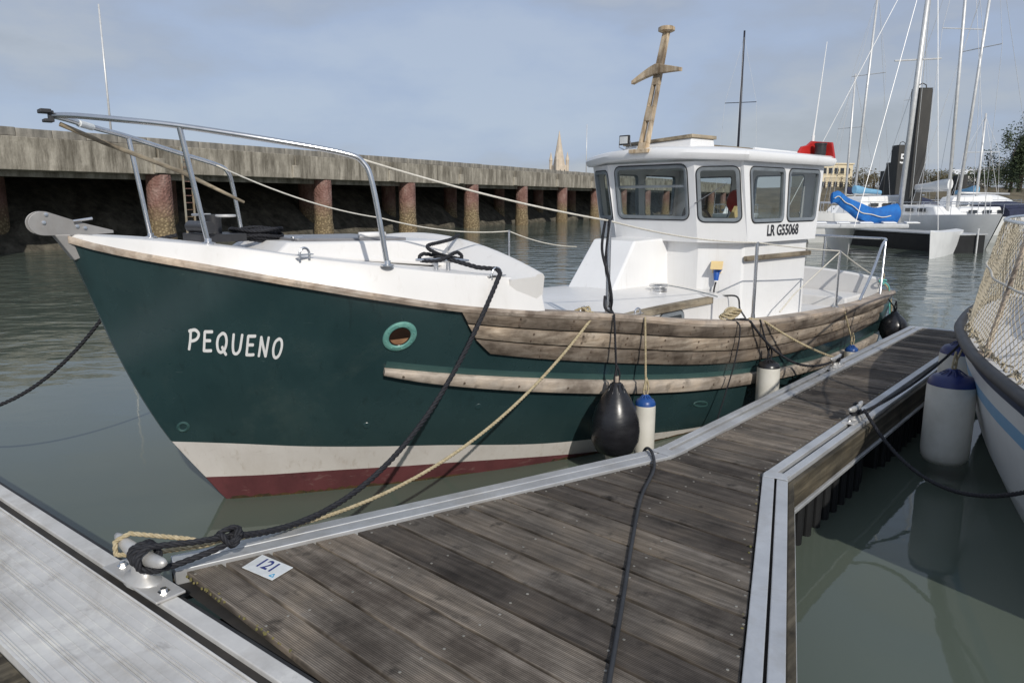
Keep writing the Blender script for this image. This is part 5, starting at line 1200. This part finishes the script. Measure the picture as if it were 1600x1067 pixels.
for k in range(4):
    for dx in (-1.4, 1.4):
        mb = MB(); mx = Matrix.Rotation(k * math.pi / 2, 4, 'Z'); mb.add([mx @ Vector((dx - .6, -3.53, 8.5)), mx @ Vector((dx + .6, -3.53, 8.5)), mx @ Vector((dx + .6, -3.53, 13.5)), mx @ Vector((dx, -3.53, 14.8)), mx @ Vector((dx - .6, -3.53, 13.5))], [(0, 1, 2, 3, 4)]); obj('belfry_opening', mb, M_WINDK, twr)
mb = MB(); mb.box((9, 0, 4), (14, 8, 8)); mb.prism([(2, -4.2, 8), (2, 4.2, 8), (2, 0, 12)], (14, 0, 0)); obj('nave', mb, M_STONE, ch)

# ================================================================ FAR SHORE
mb = MB(); rows = []
for i, (Y, z) in enumerate(((118, -.5), (122, 1.0), (130, 3.0), (137, 4.1), (150, 4.3))):
    rows.append([(x, Y + 6 * math.sin(x * .02) + random.uniform(-.5, .5), z + random.uniform(-.25, .25)) for x in np.arange(30, 330, 4.0)])
mb.grid(rows); struct(obj('embankment', mb, M_EARTH, None, smooth=True))
bl = thing('harbour_building', 'cream flat-roofed building with a row of windows behind the wheelhouse', 'building', far(1282, 300, 160) * 1.0, .25)
bl.location.z = 3.5
mb = MB(); mb.box((0, 0, 2.8), (9.5, 7, 5.6)); wl_ = obj('wall', mb, M_BUILD, bl)
mb = MB(); mb.box((0, 0, 5.75), (9.9, 7.4, .3)); obj('roof', mb, M_BUILD, bl, bevel=.05)
for x in (-3.4, -2.0, -.6, .8, 2.2, 3.6):
    for z in (1.5, 4.3):
        mb = MB(); mb.box((x, -3.5, z), (.9, .08, 1.2)); w_ = obj('window', mb, M_WINDK, bl); mb = MB(); mb.box((x, -3.56, z - .66), (1.05, .14, .1)); obj('sill', mb, M_BUILD, w_)
bl2 = thing('low_shed', 'low white shed among the trees on the far bank', 'building', far(1507, 290, 150), .1); bl2.location.z = 4.2
mb = MB(); mb.box((0, 0, 1.3), (7, 4, 2.6)); obj('wall', mb, M_WHITEB, bl2)
mb = MB(); mb.prism([(-3.7, -2.3, 2.6), (-3.7, 2.3, 2.6), (-3.7, 0, 3.6)], (7.4, 0, 0)); obj('roof', mb, M_WHITEB, bl2)
# boundary fence
fw = thing('boundary_fence', 'long dark wire fence along the top of the far bank', 'fence', (0, 0, 0))
for k in range(54):
    x = 60 + k * 3.2; mb = MB(); y = 139.5 + 6 * math.sin(x * .02); mb.box((x, y, 5.0), (.12, .12, 2.2)); obj('post', mb, M_BARK, fw)
for z in (4.4, 4.75, 5.1, 5.45, 5.8, 6.05):
    mb = MB(); mb.tube([(x, 139.5 + 6 * math.sin(x * .02), z) for x in np.arange(60, 232, 4)], .05, 4); obj('wire', mb, M_BARK, fw)
def leaves(mb, c, rx, rz, n, size, seed):
    rnd = random.Random(seed); cl = [(Vector((rnd.gauss(0, .5) * rx, rnd.gauss(0, .5) * rx, rnd.gauss(0, .45) * rz)), rnd.uniform(.3, .55)) for _ in range(14)]
    for _ in range(n):
        cc, cr = rnd.choice(cl); p = Vector(c) + cc + Vector((rnd.gauss(0, 1) * rx * cr, rnd.gauss(0, 1) * rx * cr, rnd.gauss(0, 1) * rz * cr)) * .6
        a = Vector((rnd.uniform(-1, 1), rnd.uniform(-1, 1), rnd.uniform(-1, 1))).normalized(); b_ = a.orthogonal().normalized(); s_ = size * rnd.uniform(.5, 1.3)
        mb.add([p - a * s_, p + b_ * s_ * .6, p + a * s_, p - b_ * s_ * .6], [(0, 1, 2, 3)])
def tree(name, label, px, Y, base, h, rx, mat, n, group, trunk_h=.35, cat='tree'):
    b_ = far(px, 300, Y); t = thing(name, label, cat, (b_.x, b_.y, base), 0, group)
    mb = MB(); mb.tube([(0, 0, -.5), (.1, 0, h * .3), (-.05, .1, h * .7), (0, 0, h * .9)], [h * .035, h * .028, h * .018, h * .006], 8)
    for k in range(5): a = k * 1.3; mb.tube([(0, 0, h * (.3 + .1 * k)), (math.cos(a) * rx * .6, math.sin(a) * rx * .6, h * (.45 + .1 * k))], [h * .014, h * .004], 6)
    obj('trunk', mb, M_BARK, t, smooth=True)
    mb = MB(); leaves(mb, (0, 0, h * (.5 + trunk_h * .5)), rx, h * (1 - trunk_h) * .5, n, max(.16, rx * .075), hash(label) % 999 + int(px)); obj('crown', mb, mat, t)
tree('pine_tree', 'tall dark pine at the right end of the far bank', 1592, 112, 3.6, 10.0, 2.1, M_LEAF, 8000, None, .12)
tree('pine_tree', 'smaller dark pine standing left of the tall pine', 1578, 118, 3.6, 7.5, 2.3, M_LEAF, 5000, None, .1)
for k, (px, h, rx, mt_) in enumerate(((1340, 3.0, 2.6, M_LEAFB), (1365, 3.4, 3.0, M_LEAFB), (1395, 3.0, 2.6, M_LEAF), (1445, 3.3, 2.8, M_LEAFB), (1462, 2.8, 2.4, M_LEAF), (1480, 3.3, 2.4, M_LEAFB), (1524, 4.0, 2.6, M_LEAF), (1542, 5.2, 3.2, M_LEAFB), (1556, 4.4, 2.8, M_LEAF), (1570, 3.8, 2.6, M_LEAF))):
    side = 'olive-brown winter' if mt_ is M_LEAFB else 'dark green'
    tree('shrub', side + ' shrub on the far bank, ' + ['first', 'second', 'third', 'fourth', 'fifth', 'sixth', 'seventh', 'eighth', 'ninth', 'tenth'][k] + ' from the left', px, 141 + 3 * (k % 3), 4.2, h, rx, mt_, 900, 'shrubs on the far bank', .05, 'shrub')

# ================================================================ GUIDE PILES
def gpile(px, Y, top_py, w, label, txt=None):
    b_ = far(px, 311, Y); zt = far(px, top_py, Y).z; g = thing('guide_pile', label, 'pile', (b_.x, b_.y, 0), math.atan2(b_.y, b_.x) - math.pi / 2 + .5, 'steel guide piles of the far pontoons')
    mb = MB(); mb.box((0, 0, zt / 2 - .5), (w, w, zt + 1)); obj('shaft', mb, M_PILEK, g, bevel=.05)
    mb = MB(); mb.box((0, 0, zt + .015), (w * .96, w * .96, .03)); obj('cap', mb, M_PILEK, g)
    mb = MB(); mb.tube([(-.2, 0, zt + .03), (-.16, 0, zt + .2), (0, 0, zt + .27), (.16, 0, zt + .2), (.2, 0, zt + .03)], .025, 6); obj('lifting_eye', mb, M_PILEK, g)
    if txt:
        vs, fs = text_mesh(txt, w * .95, .01); wt = max(v[0] for v in vs); mb = MB(); mb.add([(v[0] - wt / 2, -w / 2 - .012, zt - w * 1.25 + v[1]) for v in vs], fs); t_ = obj('number', mb, M_LETTER, g)
gpile(1424, 36, 140, .68, 'tallest dark steel guide pile rising among the masts')
gpile(1402, 52, 228, .95, 'guide pile numbered 51 behind the tallest pile', '51')
gpile(1390, 66, 255, .8, 'guide pile numbered 2 behind the masts', '2')
gpile(1382, 76, 268, .9, 'shortest numbered guide pile, marked 3', '3')
gpile(1497, 60, 275, .8, 'short dark guide pile behind the moored yachts at right')

# ================================================================ BACKGROUND BOATS
def yacht(label, px, Y, head, L, Bm, fb, mats, masth=0, rake=0.0, cover=None, cabin=True, canopy=None, mastm=None, stripe=None, mast_x=.42, group='yachts moored across the basin', roll=0.0, py=None):
    b_ = far(px, 311, Y); t = thing('moored_yacht' if masth else 'motor_boat', label, 'boat', (b_.x, b_.y, 0), head, group)
    yf = pchip([0, .06, .15, .3, .5, .75, 1], [.01, .16, .30, .43, .5, .48, .36])
    mb = MB(); zs = [-.25, 0, fb * .3, fb * .62, fb * .72, fb]
    r1 = None
    for sd in (1, -1):
        rows = []
        for z in zs:
            tt = max(z, 0) / fb; row = []
            for q in range(25):
                u_ = q / 24; x = u_ * L - .09 * L * tt * (1 - u_) ** 2; y = sd * yf(u_) * Bm * (.62 + .38 * tt ** .6) * (1 if z >= 0 else .6); row.append(Vector((x, y, z + .12 * fb * (1 - u_) ** 2 * tt)))
            rows.append(row)
        for i in range(len(rows) - 1): mb.grid(rows[i:i + 2], 1 if (stripe and i == 3) else 0)
        if r1 is None: r1 = rows
        else:
            for i in range(len(rows) - 1): mb.add([r1[i][-1], r1[i + 1][-1], rows[i + 1][-1], rows[i][-1]], [(0, 1, 2, 3)])
            mb.grid([r1[-1], rows[-1]])
    obj('hull', mb, [mats, stripe or mats], t, smooth='auto')
    if cabin:
        mb = MB(); x0, x1 = L * .26, L * .68; w = Bm * .30; z0 = fb * .98; z1 = fb + (.52 if masth else .95)
        mb.hexa([(x0, -w * .8, z0), (x1, -w, z0), (x1, w, z0), (x0, w * .8, z0)], [(x0 + .5, -w * .62, z1 - .08), (x1 - .1, -w * .85, z1), (x1 - .1, w * .85, z1), (x0 + .5, w * .62, z1 - .08)]); cb = obj('cabin', mb, M_WHITEB, t, bevel=.06)
        for sd in (1, -1):
            for k in range(3):
                xa = x0 + .75 + k * (x1 - x0 - 1.0) / 3; zz = (z0 + z1) / 2 + .02; yy = w * .86 + .02 + k * .02
                mb = MB(); mb.box((xa + .25, sd * yy, zz), (.5, .06, .16)); obj('window', mb, M_WINDK, cb)
    if canopy:
        mb = MB(); rows = []
        for q in range(7):
            x = L * .58 + L * .30 * q / 6; zt = fb + (1.0 if not masth else .75) - .25 * ((q - 2.5) / 3.5) ** 2; rows.append([(x, Bm * .42 * math.cos(a), fb * .95 + (zt - fb * .95) * math.sin(a) ** .6) for a in [math.pi * j / 10 for j in range(11)]])
        mb.grid(rows); mb.add(rows[0], [tuple(range(11))]); obj('canopy', mb, canopy, t, smooth='auto')
    if masth:
        mm = mastm or M_MASTA; mx_ = L * mast_x; tx = mx_ + math.sin(rake) * masth; ty = math.sin(roll) * masth
        mb = MB(); mb.tube([(mx_, 0, fb), ((mx_ + tx) / 2, ty / 2, fb + masth / 2), (tx, ty, fb + masth)], [.075, .07, .055], 10); ms = obj('mast', mb, mm, t, smooth=True)
        mb = MB(); h2 = .62; mb.tube([(mx_ + (tx - mx_) * h2, ty * h2 - Bm * .33, fb + masth * h2), (mx_ + (tx - mx_) * h2, ty * h2 + Bm * .33, fb + masth * h2)], .022, 6); obj('spreader', mb, mm, ms)
        for (ex_, ey_) in ((.02 * L, 0), (L * .98, 0), (mx_ + .1, Bm * .46), (mx_ + .1, -Bm * .46)):
            mb = MB()
            if ey_: mb.tube([(ex_, ey_, fb), (mx_ + (tx - mx_) * h2, ty * h2 + (Bm * .33 if ey_ > 0 else -Bm * .33), fb + masth * h2), (tx, ty, fb + masth * .97)], .009, 4)
            else: mb.tube([(ex_, ey_, fb * 1.05), (tx, ty, fb + masth * .98)], .009, 4)
            obj('stay', mb, M_MASTA, ms)
        mb = MB(); mb.tube([(mx_ + .1, 0, fb + 1.15), (mx_ + L * .38, 0, fb + 1.1)], .05, 8); bo = obj('boom', mb, mm, t, smooth=True)
        if cover:
            mb = MB(); rows = []
            for q in range(13):
                u_ = q / 12; r_ = .20 * (1 - .55 * u_) * (1 + .12 * math.sin(9 * u_)); x = mx_ + .0 + L * .38 * u_; zc = fb + 1.25 + .15 * (1 - u_); rows.append([(x, r_ * .7 * math.cos(a), zc + r_ * 1.2 * math.sin(a)) for a in [2 * math.pi * j / 12 for j in range(12)]])
            mb.grid(rows, 0, True); mb.add(rows[0], [tuple(range(12))]); mb.add(rows[-1], [tuple(range(12))]); obj('sail_cover', mb, cover, bo, smooth='auto')
    for sd in (1, -1):
        mb = MB()
        pts = [(L * u_, sd * (yf(u_) * Bm - .06), fb + .62) for u_ in (.04, .15, .3, .5, .75, .97)]; mb.tube(pts, .014, 5)
        for u_ in (.04, .15, .3, .5, .75, .97): mb.tube([(L * u_, sd * (yf(u_) * Bm - .06), fb - .02), (L * u_, sd * (yf(u_) * Bm - .06), fb + .62)], .014, 5)
        obj('guard_rail', mb, M_STEEL, t)
    return t
# heading: local +x runs from bow to stern
yacht('yacht with a black mast hidden behind the green boat wheelhouse', 1143, 44, R(70), 8.5, 2.8, 1.1, M_WHITEB, 10.9, 0, None, mastm=M_MASTK, mast_x=.4)
PALE = simple('pale_blue_cover', (.16, .36, .55), (.2, .42, .6), .8)
yacht('white yacht with a slim mast left of the numbered piles', 1273, 47, R(35), 8.0, 2.7, 1.2, M_WHITEB, 8.6, 0, M_NAVY, canopy=M_NAVY)
yacht('white yacht with the strongly leaning mast beside the tall pile', 1282, 41, R(40), 9.0, 2.9, 1.2, M_WHITEB, 12.5, R(4), PALE, canopy=M_GREYP)
yacht('grey-decked yacht moored behind the leaning mast', 1385, 52, R(42), 8.5, 2.8, 1.25, M_WHITEB, 12.5, R(2), None, canopy=PALE)
yacht('white yacht with dark spray canopy near the black pontoon', 1416, 35, R(20), 9.0, 3.0, 1.2, M_WHITEB, 12.5, R(3.5), None, canopy=M_NAVY, mast_x=.36)
yacht('white round-bowed yacht at the end of the black pontoon', 1549, 31, R(98), 8.2, 2.9, 1.3, M_WHITEB, 12.8, R(2), M_WHITEB, mast_x=.30)
yacht('white yacht with pale blue cover at the right edge of the far row', 1568, 40, R(80), 8.0, 2.8, 1.2, M_WHITEB, 5.6, 0, PALE)
yacht('white motor boat with dark blue canvas shelter behind the wheelhouse', 1268, 36, R(20), 8.0, 3.0, 1.3, M_WHITEB, 0, 0, None, canopy=M_NAVY, stripe=M_NAVY)
yacht('white motor boat with raised cabin behind the far masts', 1440, 50, R(15), 7.5, 2.8, 1.4, M_WHITEB, 0, 0, None, canopy=M_WHITEB)
yacht('low white motor boat with blue stripe between trimaran and dark pontoon', 1425, 43, R(10), 7.0, 2.6, 1.3, M_WHITEB, 0, 0, None, stripe=M_COVER)
# trimaran with the blue sail cover
T0 = Vector((13.2, 28.0, 0)); tri_ = thing('trimaran', 'grey and white trimaran with a long bright blue sail cover', 'boat', T0, 0, 'yachts moored across the basin')
def slim(mb, bow, dr, L, w, h, flare=.3):
    bow = Vector(bow); d = Vector((dr[0], dr[1], 0)).normalized(); sdv = Vector((-d.y, d.x, 0)); zs = (-.2, 0, h * .4, h * .8, h)
    def pt(q, sd, z): t = q / 18; wd = w * min(1, (t * 2.4)) ** .8 * (1 if q < 14 else 1 - .07 * (q - 14)) * (.55 + .45 * (max(z, 0) / h) ** .7); return bow + d * (L * t + flare * (1 - z / h) * (1 - t) ** 2) + sdv * (sd * wd) + Vector((0, 0, z + .1 * (1 - t) ** 2 * max(z, 0) / h))
    for sd in (1, -1): mb.grid([[pt(q, sd, z) for q in range(19)] for z in zs])
    mb.grid([[pt(q, sd, h) + Vector((0, 0, .05 * (1 - abs(sd)))) for q in range(19)] for sd in (1, 0, -1)]); mb.add([pt(18, 1, z) for z in zs] + [pt(18, -1, z) for z in reversed(zs)], [tuple(range(10))])
mb = MB(); slim(mb, (1.15, -2.4, 0), (.62, .78), 5.6, .36, .85); obj('float', mb, M_WHITEB, tri_, smooth='auto')
mb = MB(); slim(mb, (-3.2, .2, 0), (.45, .9), 5.6, .36, .85); obj('float', mb, M_WHITEB, tri_, smooth='auto')
mb = MB(); slim(mb, (-.6, -.2, 0), (.30, .95), 6.0, .5, 1.0); obj('hull', mb, M_WHITEB, tri_, smooth='auto')
mb = MB(); mb.hexa([(-2.6, -.9, 1.0), (1.2, -.9, 1.0), (2.2, 1.6, 1.0), (-1.6, 1.9, 1.0)], [(-2.6, -.9, 1.17), (1.2, -.9, 1.17), (2.2, 1.6, 1.17), (-1.6, 1.9, 1.17)]); obj('crossdeck', mb, simple('pale_grey_deck', (.50, .51, .52), (.42, .43, .44), .5), tri_, bevel=.05)
for k in range(5):
    mb = MB(); x = -2.2 + k * .85; mb.hexa([(x, -.7, 1.175), (x + .5, -.7, 1.175), (x + .75, 0, 1.175), (x + .25, 0, 1.175)], [(x, -.7, 1.22), (x + .5, -.7, 1.22), (x + .75, 0, 1.24), (x + .25, 0, 1.24)]); obj('deck_hatch', mb, M_WHITEB, tri_, bevel=.02)
mb = MB(); mb.tube([(1.45, .4, 1.15), (1.62, .4, 6.0), (1.85, .4, 12.0)], [.10, .095, .07], 10); tm = obj('mast', mb, M_MASTA, tri_, smooth=True)
mb = MB(); mb.tube([(.75, .4, 7.0), (2.5, .5, 7.1)], .03, 6); obj('spreader', mb, M_MASTA, tm)
for e_ in ((-3.2, .2, .95), (2.2, -1.0, .95), (-1.2, -1.8, 1.1), (3.9, 4.2, 1.1)):
    mb = MB(); mb.tube([e_, (1.83, .4, 11.6)], .012, 4); obj('stay', mb, M_MASTA, tm)
mb = MB(); rows = []
cv = smooth_path([(1.42, .3, 1.52), (.6, .2, 1.42), (-.1, .1, 1.55), (-.7, 0, 1.85), (-1.15, -.1, 2.12), (-1.38, -.1, 2.08)], 5)
for q, c in enumerate(cv):
    u_ = q / (len(cv) - 1); r_ = (.37 - .17 * u_) * (1 + .06 * math.sin(19 * u_)) * (1 if 0 < q < len(cv) - 1 else .55)
    rows.append([c + Vector((0, r_ * .6 * math.cos(a), r_ * 1.0 * math.sin(a) + .025 * math.sin(5 * a + 11 * u_))) for a in [2 * math.pi * j / 14 for j in range(14)]])
mb.grid(rows, 0, True); mb.add(rows[0], [tuple(range(14))]); mb.add(rows[-1], [tuple(range(14))]); cvo = obj('sail_cover', mb, M_COVER, tri_, smooth='auto')
mb = MB(); mb.tube([c + Vector((0, -.24 + .10 * q / len(cv), -.03 * math.sin(q))) for q, c in enumerate(cv[3:-2])], .018, 6); obj('white_cord', mb, M_ROPEW, cvo)
# black pontoon end between the far boats
pe = far(1503, 397, 29.0); pn_ = thing('far_pontoon', 'dark pontoon end with pale edge between the far boats', 'pontoon', (pe.x, pe.y, 0), R(12))
mb = MB(); mb.box((0, 3, .3), (1.5, 6.5, .75)); obj('float', mb, M_FLOAT, pn_, bevel=.03)
mb = MB(); mb.box((0, 3, .71), (1.62, 6.6, .06)); obj('deck', mb, M_ALU, pn_, bevel=.01)
mb = MB(); mb.tube([(.3, -.35, -.2), (.3, -.35, .95)], .03, 8); obj('post', mb, M_MASTA, pn_)
# poles above the quay
for px, Y, y0_, lab in ((172, 33, 190, 'thin white pole standing on the quay at the left'), (916, 74, 262, 'thin white pole on the quay beside the church spire')):
    a = far(px, y0_, Y); h = 6.5 if px < 500 else 5.6
    g = thing('white_pole', lab, 'pole', (a.x, a.y, 3.55), 0); mb = MB(); mb.tube([(0, 0, 0), (0, 0, h)], [.05, .035], 8); obj('shaft', mb, M_MASTA, g, smooth=True); mb = MB(); mb.lathe([(.12, 0), (.12, .06), (.06, .1), (0, .1)], 10); obj('foot', mb, M_MASTA, g)
